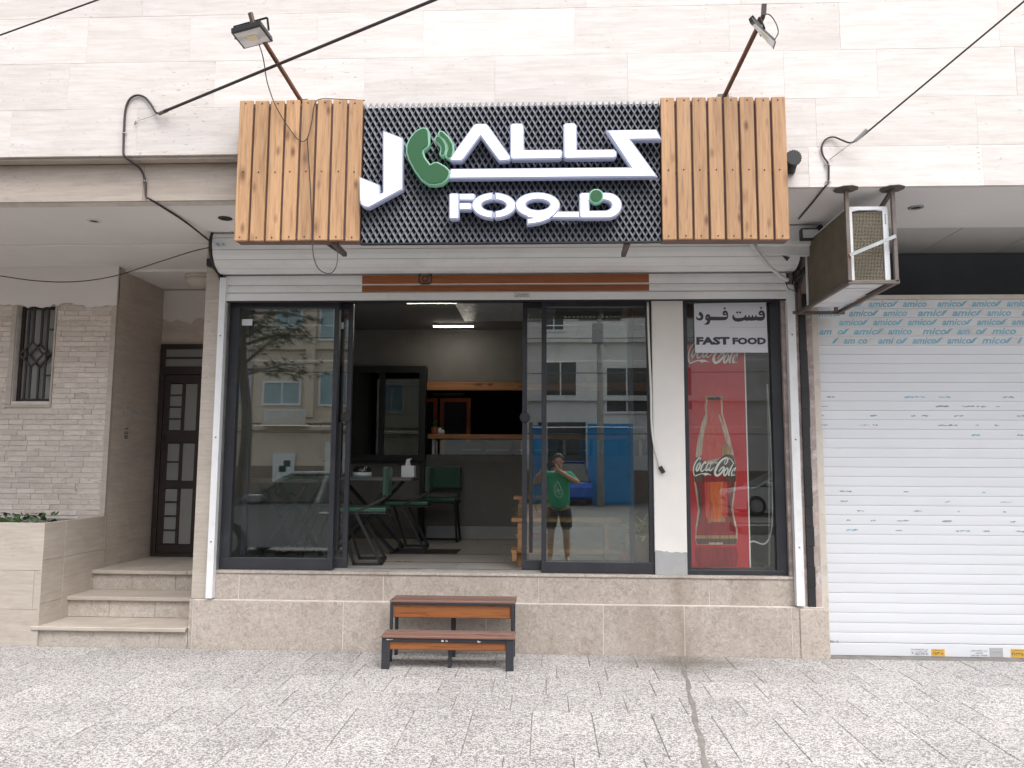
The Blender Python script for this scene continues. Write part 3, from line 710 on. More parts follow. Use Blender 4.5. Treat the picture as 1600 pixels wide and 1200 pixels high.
# steel arms that carry the sign, seen below its lower edge
for px in (512, 980):
    t = thing('sign_bracket', 'dark steel bracket under the '+('left boards of the sign' if px < 700 else 'right end of the mesh panel'), 'bracket', at(px, 378, YS+.1), 'brackets under the sign')
    q = at(px, 378, YS+.1); q2 = Vector((q.x+(.05 if px < 700 else .0), -.32, q.z+.05))
    MB().bar((q2.x, YS+.05, q.z-.018), (q2.x, YS+.34, q.z-.018), .03, .03).build('arm', 'steel_rusty', t, bevel=.002)
    MB().bar((q2.x-(.10 if px < 700 else .0), YS+.12, q.z+.03), (q2.x, YS+.325, q.z-.018), .026, .026).build('brace', 'black_steel', t, bevel=.002)
# ------------------------------------------------------------------ floodlights on arms
def plane_hit(px, py, c, n_):
    v = _ray(px, py); t = (Vector(c)-CAM).dot(n_)/v.dot(n_); return CAM+v*t
def floodlight(label, base_px, end_px, tip_px, quad, cpx, cY, nrm, cable):
    B_ = at(*base_px, YU-.02); E_ = at(*end_px, cY-.03); T_ = at(*tip_px, cY-.05)
    t = thing('floodlight', label, 'floodlight', B_, 'floodlights on arms above the sign')
    MB().bar(B_, E_, .022, .022).build('arm', 'rust', t, bevel=.002)
    MB().bar(E_, T_, .026, .018).build('arm_end', 'steel_rusty', t)
    MB().box(B_.x-.035, B_.x+.035, YU-.012, YU-.002, B_.z-.04, B_.z+.03).build('wall_plate', 'steel_rusty', t, bevel=.003)
    nv = Vector(nrm).normalized(); C = at(*cpx, cY)
    q = [plane_hit(x, y, C, nv) for x, y in quad]; cen = sum(q, Vector())/4
    q = [cen+(p-cen) for p in q]
    up = -nv
    hs = MB().hexa([cen+(p-cen)*1.0 for p in q], [cen+(p-cen)*.98+up*.03 for p in q]).build('housing', 'black_steel', t, bevel=.003)
    MB().hexa([cen+(p-cen)*.86-up*.002 for p in q], [cen+(p-cen)*.86+up*.004 for p in q]).build('front_glass', 'lamp_glass', hs)
    MB().hexa([cen+(p-cen)*.30-up*.004 for p in q], [cen+(p-cen)*.30-up*.001 for p in q]).build('led_panel', 'led_chip', hs)
    fin = MB()
    for k in range(7):
        f = -.75+k*.25; a = cen+(q[0]-q[1])*.5*f+up*.03; e = (q[3]-q[0])*.36
        fin.bar(a-e+up*.012, a+e+up*.012, .004, .022, tuple(up))
    fin.build('cooling_fins', 'black_steel', hs)
    ml, mr = (q[0]+q[3])/2, (q[1]+q[2])/2
    sp = (mr-ml).normalized()*.012
    p1, p2 = ml-sp+up*.015, mr+sp+up*.015; k1, k2 = p1+up*.075, p2+up*.075
    MB().bar(p1, k1, .012, .004).bar(p2, k2, .012, .004).bar(k1, k2, .014, .004).build('yoke', 'black_steel', t)
    MB().bar((k1+k2)/2, E_, .012, .012).build('yoke_bolt', 'steel_rusty', t)
    pts = [(q[2]+q[3])/2+up*.028]+cable
    MB().tube(smooth_path(pts), .0032, 6).build('lamp_cable', 'cable_brown', t)
    return t
YA = YS-.012
floodlight('floodlight on a rusty arm above the left end of the sign', (472, 160), (396, 38), (391, 20), [(361, 52), (408, 39), (427, 65), (381, 77)], (394, 58), -1.72, (.10, .16, -1),
           [at(411, 90, -1.6), at(418, 130, YA-.05), at(432, 168, YA-.01), at(455, 205, YA), at(469, 220, YA-.005), at(480, 216, YA-.005), at(487, 190, YA-.004), at(491, 165, YA-.004), at(500, 155, YA+.02), at(530, 155, YS+.06), at(570, 157, YS+.06)])
floodlight('floodlight turned edge-on, on a rusty arm above the right boards', (1131, 152), (1193, 24), (1194, 6), [(1172, 37), (1177, 33), (1213, 66), (1209, 78)], (1192, 55), -1.72, (.42, .10, -1),
           [at(1216, 50, -1.70), at(1210, 32, -1.72), at(1200, 22, -1.74), at(1190, 27, -1.7)])
t = thing('dangling_cable', 'thin dark cable hanging in a loop below the left boards', 'cable', at(505, 376, YA))
MB().tube(smooth_path([at(480, 216, YA-.006), at(483, 260, YA-.006), at(486, 320, YA-.006), at(488, 376, YA-.004), at(490, 400, YA), at(497, 419, YA), at(510, 427, YA), at(521, 424, YA), at(527, 408, YA+.02), at(528, 378, YA+.06)]), .0032, 6).build('cable', 'cable_brown', t)
# ------------------------------------------------------------------ overhead cables
def cable(name, label, pts, r, mat='cable_brown', n=6, extra=None):
    o = MB().tube(smooth_path(pts, n), r, 8).build(name, mat, smooth=True); tag(o, label, 'cable'); return o
a, b = at(252, 176, YU-.03), at(678, 0, -1.9)
far = a+(b-a)*2.2
cable('service_cable', 'thick dark service cable slanting across the upper wall behind the left floodlight', [far, b, a+(b-a)*.5, a], .0095)
dp = thing('drop_cable', 'dark cable looping down the upper wall to the left end of the shutter box', 'cable', at(194, 210, YU-.01))
pts = [at(252, 176, YU-.03), at(244, 176, YU-.02), at(236, 163, YU-.015), at(226, 152, YU-.012), at(213, 149, YU-.012), at(202, 156, YU-.012), at(196, 172, YU-.012), at(194, 200, YU-.012), at(193, 228, YU-.012), at(194, 243, YU-.012),
       at(205, 253, YU+.03), at(220, 265, YB-.012), at(227, 284, YB-.012), at(228, 306, YB-.012)]
c1 = atz(250, 321, ZC-.014); c2 = atz(290, 347, ZC-.014)
MB().tube(smooth_path(pts+[atz(234, 311, ZC-.014), c1, c2, at(327, 376, -.27)], 6), .0075, 8).build('cable', 'cable_brown', dp, smooth=True)
for x, y, Y in ((194, 208, YU-.012), (226, 283, YB-.012)):
    p = at(x, y, Y); MB().tube([p+Vector((-.015, .006, 0)), p+Vector((0, -.009, 0)), p+Vector((.015, .006, 0))], .004, 6).build('clip', 'galvanised', dp)
MB().tube([at(212, 190, YU-.005), at(230, 184, YU-.015), at(247, 178, YU-.03)], .0018, 5).build('stay_wire', 'galvanised', dp)
MB().tube([at(212, 189, YU-.003), at(210, 194, YU-.02), at(214, 193, YU-.01)], .003, 6).build('hook', 'steel_rusty', dp)
MB().tube([at(248, 178, YU-.032), at(262, 172, YU-.04)], .012, 8).build('cable_clamp', 'steel_rusty', dp)
a, b = at(0, 55, -1.6), at(152, 0, -1.9); cable('thin_overhead_cable', 'thin dark cable crossing the top left corner of the wall', [a+(b-a)*-1.2, a, b, b+(b-a)*1.5], .0048)
cable('sagging_cable', 'thin black cable sagging under the left arcade ceiling', [at(-120, 412, -.25), at(0, 431, -.25), at(60, 439, -.25), at(120, 440, -.25), at(180, 431, -.25), at(240, 412, -.25), at(300, 393, -.25), at(326, 387, -.25)], .0042, 'black_plastic')
rc = thing('right_drop_cable', 'dark cable with a clamp reaching the wall right of the sign', 'cable', at(1290, 240, YU-.01))
a, b = at(1340, 219, YU-.06), at(1600, 2, -1.7)
MB().tube(smooth_path([a+(b-a)*2, b, a+(b-a)*.5, a], 6), .006, 8).build('overhead_span', 'cable_brown', rc)
MB().tube(smooth_path([a, at(1328, 223, YU-.05), at(1316, 219, YU-.03), at(1302, 214, YU-.015), at(1290, 218, YU-.012), at(1284, 229, YU-.012), at(1286, 243, YU-.012), at(1294, 256, YU-.012), at(1295, 272, YU-.012), at(1294, 286, YU-.012)]+[atz(1288, 293, ZR-.014), atz(1270, 316, ZR-.014), atz(1248, 342, ZR-.014)], 6), .0058, 8).build('cable', 'cable_brown', rc, smooth=True)
MB().bar(at(1336, 221, YU-.07), at(1355, 202, YU-.12), .022, .016).build('cable_clamp', 'galvanised', rc, bevel=.003)
MB().tube([at(1297, 249, YU-.004), at(1338, 219, YU-.06)], .0016, 5).tube([at(1295, 250, YU-.004), at(1356, 203, YU-.12)], .0016, 5).build('stay_wire', 'galvanised', rc)
for x, y in ((1293, 258), (1294, 284)):
    p = at(x, y, YU-.012); MB().tube([p+Vector((-.018, .006, 0)), p+Vector((0, -.008, 0)), p+Vector((.018, .006, 0))], .004, 6).build('clip', 'galvanised', rc)
# toothed black vent cap on the wall
c = at(1240, 250, YU-.05); t = thing('vent_cap', 'black toothed vent cap on the wall beside the right end of the sign', 'vent', (c.x, YU, c.z))
ring = []
for i in range(40):
    a = 2*PI*i/40; rr = .052 if i % 2 else .045; ring.append((c.x-.012+rr*math.cos(a), c.z+rr*math.sin(a)))
link('cap', curve_mesh('cap', [ring], .03), 'black_plastic', t).location.y = YU-.08
MB().tube([(c.x-.012, YU-.07, c.z), (c.x-.012, YU-.03, c.z-.03), (c.x-.014, YU+.0, c.z-.06)], .036, 16).build('spout', 'black_plastic', t, smooth=True)

# ================================================================== ROLLER SHUTTER OF THE SHOP
rs = thing('roller_shutter', 'raised white roller shutter over the shop front with a wood-look strip', 'shutter', (-.35, -.1, 2.9))
RX0, RX1 = gx(352, 440, -.1), gx(1229, 440, -.1)
BX0, BX1 = gx(333, 395, -.27), gx(1251, 395, -.27)
prof = [(-.115, gz(800, 426, -.115)), (-.20, gz(800, 417, -.20)), (-.26, gz(800, 403, -.26)), (-.29, gz(800, 387, -.29)), (-.295, gz(800, 368, -.295)), (-.27, 3.183)]
for i, (p, q) in enumerate(zip(prof, prof[1:])):
    p, q = Vector(p), Vector(q); d = (q-p).normalized(); nn = Vector((-abs(d.y), -d.x if d.y else -1)); mid = (p+q)/2+Vector((-d.y, d.x)).normalized()*.006
    a = p+d*.0022; b = q-d*.0022
    MB().sheet_x([tuple(a+Vector((.004, 0))), tuple(a), tuple(mid), tuple(b), tuple(b+Vector((.004, 0)))], BX0, BX1, -.0015).build('box_slat', 'white_metal', rs)
MB().prism_x([(y+.006, z) for y, z in prof]+[(.02, 3.183), (.02, prof[0][1])], BX0+.004, BX1-.004).build('box_core', 'grey_cement', rs)
ep = [(y-.012, z-.006) for y, z in prof]+[(-.28, 3.187), (.05, 3.187), (.05, 2.9), (-.06, 2.83)]
for xa, xb in ((BX0-.022, BX0-.004), (BX1+.004, BX1+.022)): MB().prism_x(ep, xa, xb).build('end_plate', 'black_steel', rs, bevel=.002)
MB().box(BX0-.06, BX0-.023, -.25, -.18, 2.93, 2.99).build('motor_switch', 'black_plastic', rs, bevel=.004)
ze = [prof[0][1]-.004, gz(800, 444, -.09), gz(800, 456.5, -.09)]
YCu = -.09
for a, b in zip(ze, ze[1:]):
    h = a-b
    MB().sheet_x([(YCu+.006, a-.001), (YCu, a-.006), (YCu-.004, a-h*.5), (YCu, b+.006), (YCu+.006, b+.001)], RX0, RX1, .0015).build('slat', 'white_metal', rs)
    xa, xb = gx(566, 440, YCu), gx(1014, 440, YCu)
    MB().sheet_x([(YCu-.0016, a-.0065), (YCu-.0056, a-h*.5), (YCu-.0016, b+.0065)], xa, xb, .001).build('wood_film', 'film_wood', rs)
zb_ = gz(800, 468.5, YCu)
bb = MB().box(RX0, RX1, YCu-.008, YCu+.014, zb_, ze[2]-.002).build('bottom_bar', 'white_metal', rs, bevel=.003)
MB().box(RX0, RX1, YCu+.0, YCu+.012, zb_-.012, zb_-.0005).build('rubber_seal', 'black_plastic', rs)
# maker's label on the bottom bar, sticker on the box
lx = gx(803, 460, YCu-.009); lx2 = gx(828, 460, YCu-.009); lz, lz2 = gz(815, 464.5, YCu-.009), gz(815, 455.8, YCu-.009)
ml = MB().box(lx, lx2, YCu-.0095, YCu-.0082, lz, lz2).build('maker_label', 'film_grey', rs)
place_text('label_print', 'ناـﻤﻫﺎﻣ', 'print_dark', ml, lx+.02, lx2-.02, lz+.012, lz2-.012, YCu-.0098)
place_text('label_print', '۰۹۱۱ ۲۳۴ ۵۶', 'print_dark', ml, lx+.006, lx2-.006, lz+.003, lz+.010, YCu-.0098)
q0 = pxr([(331, 378), (349, 379), (355, 385), (336, 386)], -.303)
stk = MB().prism(q0, -.3035, -.3025).build('shutter_sticker', 'paper_white', rs)
MB().prism(pxr([(336, 380), (341, 379), (345, 384), (340, 384), (338, 382)], -.304), -.3045, -.3037).prism(pxr([(347, 380), (349, 380), (351, 383), (348, 383)], -.304), -.3045, -.3037).build('sticker_print', 'film_blue', stk)
# camera-shaped emblem on the wood strip
yi = YCu-.0072
def rrect(x0, x1, z0, z1, r, n=5):
    out = []
    for cx, cz, a in ((x1-r, z1-r, 0), (x0+r, z1-r, 90), (x0+r, z0+r, 180), (x1-r, z0+r, 270)):
        for k in range(n+1): t_ = math.radians(a+90*k/n); out.append((cx+r*math.cos(t_), cz+r*math.sin(t_)))
    return out
ix0, ix1, iz0, iz1 = gx(654, 435, yi), gx(675, 435, yi), gz(664, 444.5, yi), gz(664, 425.8, yi); icx, icz = (ix0+ix1)/2, (iz0+iz1)/2
circ = lambda cx, cz, r, n=20: [(cx+r*math.cos(2*PI*k/n), cz+r*math.sin(2*PI*k/n)) for k in range(n)]
em = curve_mesh('emblem', [rrect(ix0, ix1, iz0, iz1, .028), rrect(ix0+.011, ix1-.011, iz0+.011, iz1-.011, .02), circ(icx, icz, .026), circ(icx, icz, .017), circ(ix1-.026, iz1-.026, .0065, 8)], .001)
link('camera_emblem', em, 'print_dark', rs).location.y = yi
# guide rails
for xa, xb in ((gx(344, 437, -.11), gx(354, 437, -.11)), (gx(1229, 463, -.11), gx(1241.5, 463, -.11))):
    gz0 = zm+.012
    g_ = MB().box(xa, xb, -.118, YP-.003, gz0, 2.87 if xa < 0 else 2.79).build('guide_rail', 'guide_white', rs, bevel=.003)
    for zz in (.8, 1.6, 2.4): MB().lathe([(.006, 0), (.006, .003)], n=8).build('screw', 'steel_rusty', g_).matrix_local = Matrix.Translation(((xa+xb)/2, -.1185, zz)) @ Matrix.Rotation(PI/2, 4, 'X')
# white sheet-metal box, conduit and halogen lamp at the right end of the roll
t = thing('metal_cover', 'white bent sheet metal cover over the right end of the shutter roll', 'cover', at(1240, 370, -.3))
xa, xb = gx(1182, 388, -.34), gx(1286, 370, -.34)
MB().prism_x([(-.36, 3.03), (-.37, 3.06), (-.37, 3.178), (-.30, 3.183), (-.30, 3.03)], xa, xb).build('sheet', 'white_metal', t, bevel=.004)
MB().prism(pxr([(1192, 376), (1284, 376), (1281, 397), (1262, 400), (1180, 396), (1180, 388)], -.33), -.335, -.30).build('lower_lip', 'white_metal', t, bevel=.003)
MB().prism(pxr([(1222, 399), (1234, 402), (1230, 408)], -.31), -.312, -.305).build('torn_label', 'print_dark', t)
t = thing('halogen_lamp', 'small black halogen floodlight on the white cover by the air conditioner', 'lamp', at(1268, 365, -.4))
xa, xb, za, zb = gx(1252, 365, -.42), gx(1280, 365, -.42), gz(1265, 374, -.42), gz(1265, 357, -.42)
MB().frame(xa, xb, za, zb, .008, -.43, -.372).build('housing', 'black_steel', t, bevel=.002)
MB().box(xa+.008, xb-.008, -.425, -.42, za+.008, zb-.008).build('front_glass', 'lamp_glass', t)
MB().box(xb+.001, xb+.03, -.42, -.36, za-.02, zb+.03).build('side_bracket', 'black_steel', t, bevel=.004)
MB().tube(smooth_path([(xb+.02, -.39, za), (xb+.03, -.36, za-.08), (xb-.03, -.25, za-.18), (xb-.08, -.15, za-.23)]), .01, 8).build('lead', 'black_plastic', t)
t = thing('plastic_conduit', 'grey plastic conduit curving down from the sign to the shutter guide', 'conduit', at(1220, 425, -.33))
MB().tube(smooth_path([at(1168, 372, -.36), at(1182, 392, -.34), at(1200, 414, -.33), at(1218, 430, -.32), at(1231, 438, -.30)]), .014, 10).build('conduit', 'conduit_grey', t, smooth=True)
t = thing('cable_bundle', 'tangle of black cables between the shutter roll and air conditioner', 'cables', at(1245, 440, -.2))
for k in range(6):
    o_ = Vector((random.uniform(-.01, .01), random.uniform(-.02, .02), random.uniform(-.01, .01)))
    MB().tube(smooth_path([at(1283-k, 398+k, -.25)+o_, at(1268-k*2, 408+k*3, -.2)+o_, at(1252, 422+k*4, -.15)+o_, at(1238+k*2, 440+k*2, -.13)+o_, at(1247+k, 458+k, -.1)+o_]), .006+.002*(k % 2), 7).build('cable', 'black_plastic', t)
MB().tube(smooth_path([at(1227, 440, -.15), at(1232, 450, -.15), at(1242, 455, -.14)]), .003, 6).build('cable', 'black_plastic', t)

# ================================================================== GLAZING
def pane(name, x0, x1, z0, z1, y, parent, mat='shop_glass'): return MB().box(x0, x1, y, y+.006, z0, z1).build(name, mat, parent)
ZT = 2.70
def leaf_unit(parent, name, x0, x1, z0, z1, wd, y0, y1, wl=None, wr=None, wb=None, wt=None, gm='shop_glass'):
    wl = wd if wl is None else wl; wr = wd if wr is None else wr; wb = wd if wb is None else wb; wt = wd if wt is None else wt
    f = MB().box(x0, x1, y0, y1, z0, z0+wb).box(x0, x1, y0, y1, z1-wt, z1).box(x0, x0+wl, y0, y1, z0+wb, z1-wt).box(x1-wr, x1, y0, y1, z0+wb, z1-wt)
    o = f.build(name, 'anthracite', parent, bevel=.003)
    pane('pane', x0+wl-.004, x1-wr+.004, z0+wb-.004, z1-wt+.004, (y0+y1)/2-.003, o, gm)
    return o
# left unit
gl = thing('left_glazing', 'left dark framed glass unit with its sliding door slid behind it', 'glass door', (-2.0, 0, ZS))
lx0, lx1 = gx(352, 690, 0), gx(525, 690, 0)
leaf_unit(gl, 'fixed_panel', lx0, lx1, ZS+.001, ZT, .05, -.01, .05, .075, .04, .09, .055)
leaf_unit(gl, 'sliding_leaf', gx(384, 690, .09), gx(548, 690, .09), ZS+.012, ZT-.004, .05, .065, .105, .04, .038, .075, .05)
def lock(parent, px, py, Y, side):
    c = at(px, py, Y); l = MB().lathe([(.041, 0), (.041, .012), (.036, .018)], n=24).build('lock_disc', 'black_plastic', parent); l.matrix_parent_inverse = INV[parent]
    l.matrix_basis = Matrix.Translation((c.x, Y, c.z)) @ Matrix.Rotation(PI/2, 4, 'X')
    MB().box(c.x+side*.05-.014, c.x+side*.05+.014, Y-.005, Y+.012, c.z-1.05, c.z-.04).build('pull_bar', 'black_steel', parent, bevel=.003)
lock(gl, 541, 652, .058, -1)
MB().box(gx(377, 500, .0), gx(393, 500, .0), .016, .0195, gz(385, 508, 0), gz(385, 498, 0)).build('paper_tag', 'paper_white', gl)
MB().box(gx(528, 508, .06), gx(536, 508, .06), .079, .0815, gz(532, 513, .06), gz(532, 503, .06)).build('paper_tag', 'paper_white', gl)
# right unit
gr = thing('right_glazing', 'right dark framed glass unit that mirrors the street, beside the open doorway', 'glass door', (.4, 0, ZS))
leaf_unit(gr, 'fixed_panel', gx(846, 690, 0), gx(1022, 690, 0), ZS+.001, ZT, .05, -.01, .05, .04, .045, .085, .055)
leaf_unit(gr, 'sliding_leaf', gx(816, 690, .09), gx(990, 690, .09), ZS+.012, ZT-.004, .05, .065, .105, .038, .04, .075, .05)
lock(gr, 820, 652, .058, 1)
MB().box(lx0, gx(1022, 690, 0), -.008, .11, ZT+.001, ZT+.05).build('head_track', 'anthracite', gr)
MB().box(lx0+.04, gx(1000, 690, 0), .056, .112, ZS+.0005, ZS+.011).build('floor_track', 'galvanised', gr)
# poster window
gp = thing('poster_window', 'narrow dark framed window behind the fast food notice', 'window', (1.4, 0, ZS))
wx0, wx1 = gx(1069.5, 690, 0), gx(1224, 690, 0)
leaf_unit(gp, 'fixed_panel', wx0, wx1, ZS-.012, ZT+.01, .045, -.012, .05, .035, .078, .05, .035, 'poster_glass')
MB().box(wx1+.003, wx1+.035, -.045, .05, ZS-.03, 2.73).build('timber_strip', 'pink_timber', gp)
MB().box(lx0-.05, lx0-.003, -.035, .04, ZS, 2.73).build('trim_strip', 'galvanised', gl)
# fast food notice
YN = -.0025
nt = thing('fast_food_notice', 'white notice reading fast food in dark Persian and Latin letters', 'notice', at(1140, 550, YN))
R4 = lambda pts: pxr(pts, YN-.002, 1080, 470, 13.333)
MB().prism(R4([(80, 1082), (60, 55), (1560, 33), (1600, 1075)]), YN-.0018, YN+.013).build('sheet', 'paper_white', nt)
MB().prism(R4([(805, 550), (1572, 545), (1573, 552), (806, 557)]), YN-.0022, YN-.0019).build('paper_edge', 'grey_sticker', nt)
def pr(name, rings, mat='print_dark', par=None, y=None): o = link(name, curve_mesh(name, rings, .0008), mat, nt if par is None else par); o.location.y = YN-.0026 if y is None else y; return o
pr('persian_letter', [R4([(105,318),(122,350),(150,365),(185,362),(200,350),(190,320),(165,295),(148,285),(165,250),(180,222),(220,250),(248,290),(255,330),(248,370),(220,402),(180,413),(135,405),(108,380),(100,350)])])
pr('persian_letter', [R4([(345,275),(375,285),(395,310),(402,330),(660,335),(735,332),(745,320),(740,300),(700,308),(668,300),(652,270),(658,235),(680,208),(715,200),(750,220),(768,265),(772,320),(760,365),(730,395),(680,407),(400,410),(392,450),(370,488),(330,500),(255,497),(300,470),(328,440),(335,412),(305,405),(290,370),(298,320),(315,290)]), R4([(350,345),(335,335),(325,350),(345,358)]), R4([(690,262),(705,250),(725,262),(728,275),(700,276)])])
pr('persian_letter', [R4([(1540,300),(1535,350),(1515,390),(1470,415),(1400,416),(1340,402),(1310,415),(1275,412),(1240,418),(1205,408),(1160,420),(1110,405),(1050,425),(980,437),(920,430),(875,400),(855,350),(860,310),(880,290),(893,310),(900,340),(930,358),(980,360),(1050,355),(1100,340),(1120,310),(1135,290),(1150,310),(1150,335),(1175,345),(1190,320),(1207,292),(1222,315),(1222,340),(1250,340),(1262,318),(1278,292),(1293,315),(1295,338),(1325,338),(1335,315),(1350,290),(1365,315),(1370,335),(1420,335),(1475,332),(1495,318),(1492,300),(1450,308),(1415,296),(1402,262),(1412,228),(1440,202),(1480,197),(1512,220),(1532,260)]), R4([(1440,260),(1458,248),(1478,260),(1480,272),(1452,274)])])
for cx, cy in ((697, 158), (1455, 150), (958, 243), (1017, 243)): pr('persian_dot', [R4([(cx, cy-27), (cx+28, cy), (cx, cy+27), (cx-28, cy)])])
a, b = R4([(108, 918), (798, 752)]); place_text('latin_word', 'FAST', 'print_dark', nt, a[0], b[0], a[1], b[1], YN-.0026, .055)
a, b = R4([(862, 912), (1556, 765)]); place_text('latin_word', 'FOOD', 'print_dark', nt, a[0], b[0], a[1], b[1], YN-.0026, .055)
# red bottle poster behind the glass
YPo = .062
po = thing('bottle_poster', 'tall red poster of a cola bottle standing inside the narrow window', 'poster', at(1120, 892, YPo))
P8 = lambda pts, k=0: pxr(pts, YPo-.001*k, 1060, 600, 3.872)
yk = lambda k: YPo-.0011*k
rp = MB().prism([(gx(1074, 700, YPo), ZS+.045), (gx(1168.5, 700, YPo), ZS+.045), (gx(1168.5, 700, YPo), gz(1120, 536, YPo)), (gx(1074, 700, YPo), gz(1120, 536, YPo))], YPo, YPo+.03).build('panel', 'coke_red', po, bevel=.002)
MB().box(gx(1166.6, 700, YPo), gx(1168.4, 700, YPo), YPo-.0015, YPo-.0003, ZS+.05, gz(1120, 537, YPo)).build('panel_edge', 'print_white', po)
bot = [(163,80),(166,100),(158,135),(162,180),(140,240),(116,340),(106,420),(95,480),(90,540),(97,600),(110,700),(118,760),(105,860),(100,940),(112,972),(345,972),(358,940),(357,880),(340,810),(330,740),(345,640),(350,560),(348,500),(335,430),(318,350),(290,250),(268,180),(268,135),(265,100),(262,80)]
def shrink(p, f, dx=0): cx = sum(q[0] for q in p)/len(p); return [(226+(x-226)*f+dx, y) for x, y in p]
Pp = lambda name, pts, mat, k: MB().prism(P8(pts), yk(k)-.0008, yk(k)).build(name, mat, po)
Pp('bottle_print', bot, 'print_glass', 1)
left = bot[:15]; right = bot[15:]
def inner(y0, y1, f):
    Lp = [(226+(x-226)*f, y) for x, y in left if y0 <= y <= y1]; Rp = [(226+(x-226)*f, y) for x, y in right if y0 <= y <= y1]
    return Lp+Rp
Pp('glass_print', inner(80, 480, .80), 'print_red_light', 2)
Pp('highlight_print', [(168,190),(178,190),(150,330),(140,430),(122,440),(128,340)], 'print_glass', 3)
Pp('highlight_print', [(240,185),(250,185),(285,290),(300,360),(292,365),(268,280)], 'print_glass', 3)
Pp('gold_print', [(262,375),(290,362),(314,385),(312,425),(285,440),(262,432)], 'print_amber', 3)
Pp('band_print', [(103,440),(135,450),(170,480),(210,488),(250,450),(290,425),(332,432),(347,500),(349,560),(347,592),(98,592),(92,540),(96,480)], 'print_liquid', 3)
Pp('band_print', [(160,545),(280,545),(285,592),(155,592)], 'print_red_dark', 4)
Pp('cola_print', inner(600, 940, .90), 'print_amber', 2)
Pp('cola_print', [(104,592),(160,592),(175,700),(180,860),(116,870),(132,760),(122,680)], 'print_red_dark', 3)
Pp('cola_print', [(112,600),(124,600),(140,720),(138,800),(124,870),(114,870),(128,770),(120,690)], 'print_liquid', 4)
Pp('cola_print', [(285,592),(340,592),(328,690),(318,760),(342,870),(285,860)], 'print_red_dark', 3)
Pp('cola_print', [(318,600),(334,600),(322,700),(312,770),(330,860),(318,860),(302,770),(310,690)], 'print_liquid', 4)
Pp('cola_print', [(158,592),(190,592),(192,800),(182,830),(165,800)], 'print_red_light', 4)
Pp('cola_print', [(192,592),(262,592),(258,810),(235,825),(198,820)], 'print_orange', 4)
Pp('cola_print', [(266,592),(296,592),(296,800),(275,815),(264,790)], 'print_red_light', 4)
Pp('base_print', [(112,860),(200,835),(300,835),(345,865),(348,915),(108,915)], 'print_red_dark', 5)
Pp('base_print', [(104,935),(354,935),(346,968),(112,968)], 'print_liquid', 5)
Pp('base_print', [(180,958),(270,958),(262,972),(190,972)], 'print_glass', 6)
Pp('mirror_print', [(104,985),(350,985),(362,1040),(352,1105),(115,1105),(100,1040)], 'print_red_dark', 1)
Pp('lip_print', [(158,74),(268,74),(270,90),(258,98),(168,98),(158,90)], 'print_amber', 2)
# script lettering as tapering strokes
def stroke_poly(pts, w0, w1, wm=None, n=6):
    P = smooth_path([Vector((x, y, 0)) for x, y in pts], n); N = len(P); L, R = [], []
    for i, p in enumerate(P):
        d = (P[min(N-1, i+1)]-P[max(0, i-1)]); d = d.normalized() if d.length else Vector((1, 0, 0)); nn = Vector((-d.y, d.x, 0))
        t_ = i/(N-1); w_ = (w0*(1-t_)+w1*t_) if wm is None else (w0+(wm-w0)*math.sin(PI*t_) if t_ < .5 else w1+(wm-w1)*math.sin(PI*t_))
        L.append(p+nn*w_/2); R.append(p-nn*w_/2)
    return [(q.x, q.y) for q in L], [(q.x, q.y) for q in R]
SCRIPT = [([(372,392),(397,360),(385,338),(345,358),(300,420),(262,500),(248,590),(254,670),(280,712),(325,700),(395,674),(470,664)], 10, 16, 26),
 ([(372,440),(335,485),(308,560),(318,612),(352,575),(380,505),(386,455),(372,440)], 18, 18, 34), ([(385,470),(410,490),(440,478)], 10, 10, 10),
 ([(488,468),(505,435),(478,432),(430,500),(402,580),(420,622),(460,598),(510,545)], 22, 10, 32),
 ([(590,440),(548,470),(508,555),(515,605),(552,575),(600,490)], 18, 18, 30), ([(622,425),(592,520),(572,590),(600,606),(640,575),(680,530)], 30, 10, 26), ([(625,436),(665,430)], 22, 14, None),
 ([(705,448),(750,436)], 22, 18, None),
 ([(900,478),(930,455),(960,395),(955,345),(905,345),(830,395),(760,480),(712,580),(695,650),(722,705),(775,695),(845,630),(885,560),(872,532),(830,552),(790,605),(775,640)], 14, 12, 46),
 ([(905,480),(888,440),(920,380),(975,345),(1030,372),(1068,430),(1090,465)], 12, 18, 14),
 ([(955,540),(910,590),(880,665),(895,708),(935,675),(965,600),(955,540)], 16, 16, 34), ([(965,565),(990,580)], 10, 10, None),
 ([(1068,470),(1030,545),(990,640),(982,700),(1012,700)], 14, 12, 34),
 ([(1095,555),(1062,600),(1040,665),(1052,708),(1085,675),(1112,600)], 14, 14, 28), ([(1122,535),(1100,620),(1090,700),(1118,690)], 28, 10, 24)]
SWASH = [(420,668),(480,652),(545,655),(590,680),(625,706),(575,692),(525,692),(490,716),(470,690),(430,680)]
def script(ox, oy, sc, tx, ty, f, k, name, f2=1.0):
    mbs = MB(); y = yk(k)
    mp = lambda pts: pxr([((x-245)*f+tx, (yy-720)*f*f2+ty) for x, yy in pts], y, ox, oy, sc)
    for pts, w0, w1, wm in SCRIPT:
        L, R = stroke_poly(pts, w0, w1, wm); L, R = mp(L), mp(R); m_ = len(L)
        mbs.add([(x, y, z) for x, z in L]+[(x, y, z) for x, z in R], [(i, i+1, i+1+m_, i+m_) for i in range(m_-1)])
    sw_ = mp(SWASH); mbs.add([(x, y-.0002, z) for x, z in sw_], [tuple(range(len(sw_)))])
    return mbs.build(name, 'print_white', po)
script(1065, 690, 13.333, 245, 720, 1.0, 6, 'script_lettering')
script(1065, 540, 13.333, 140, 372, 1.165, 2, 'script_lettering')
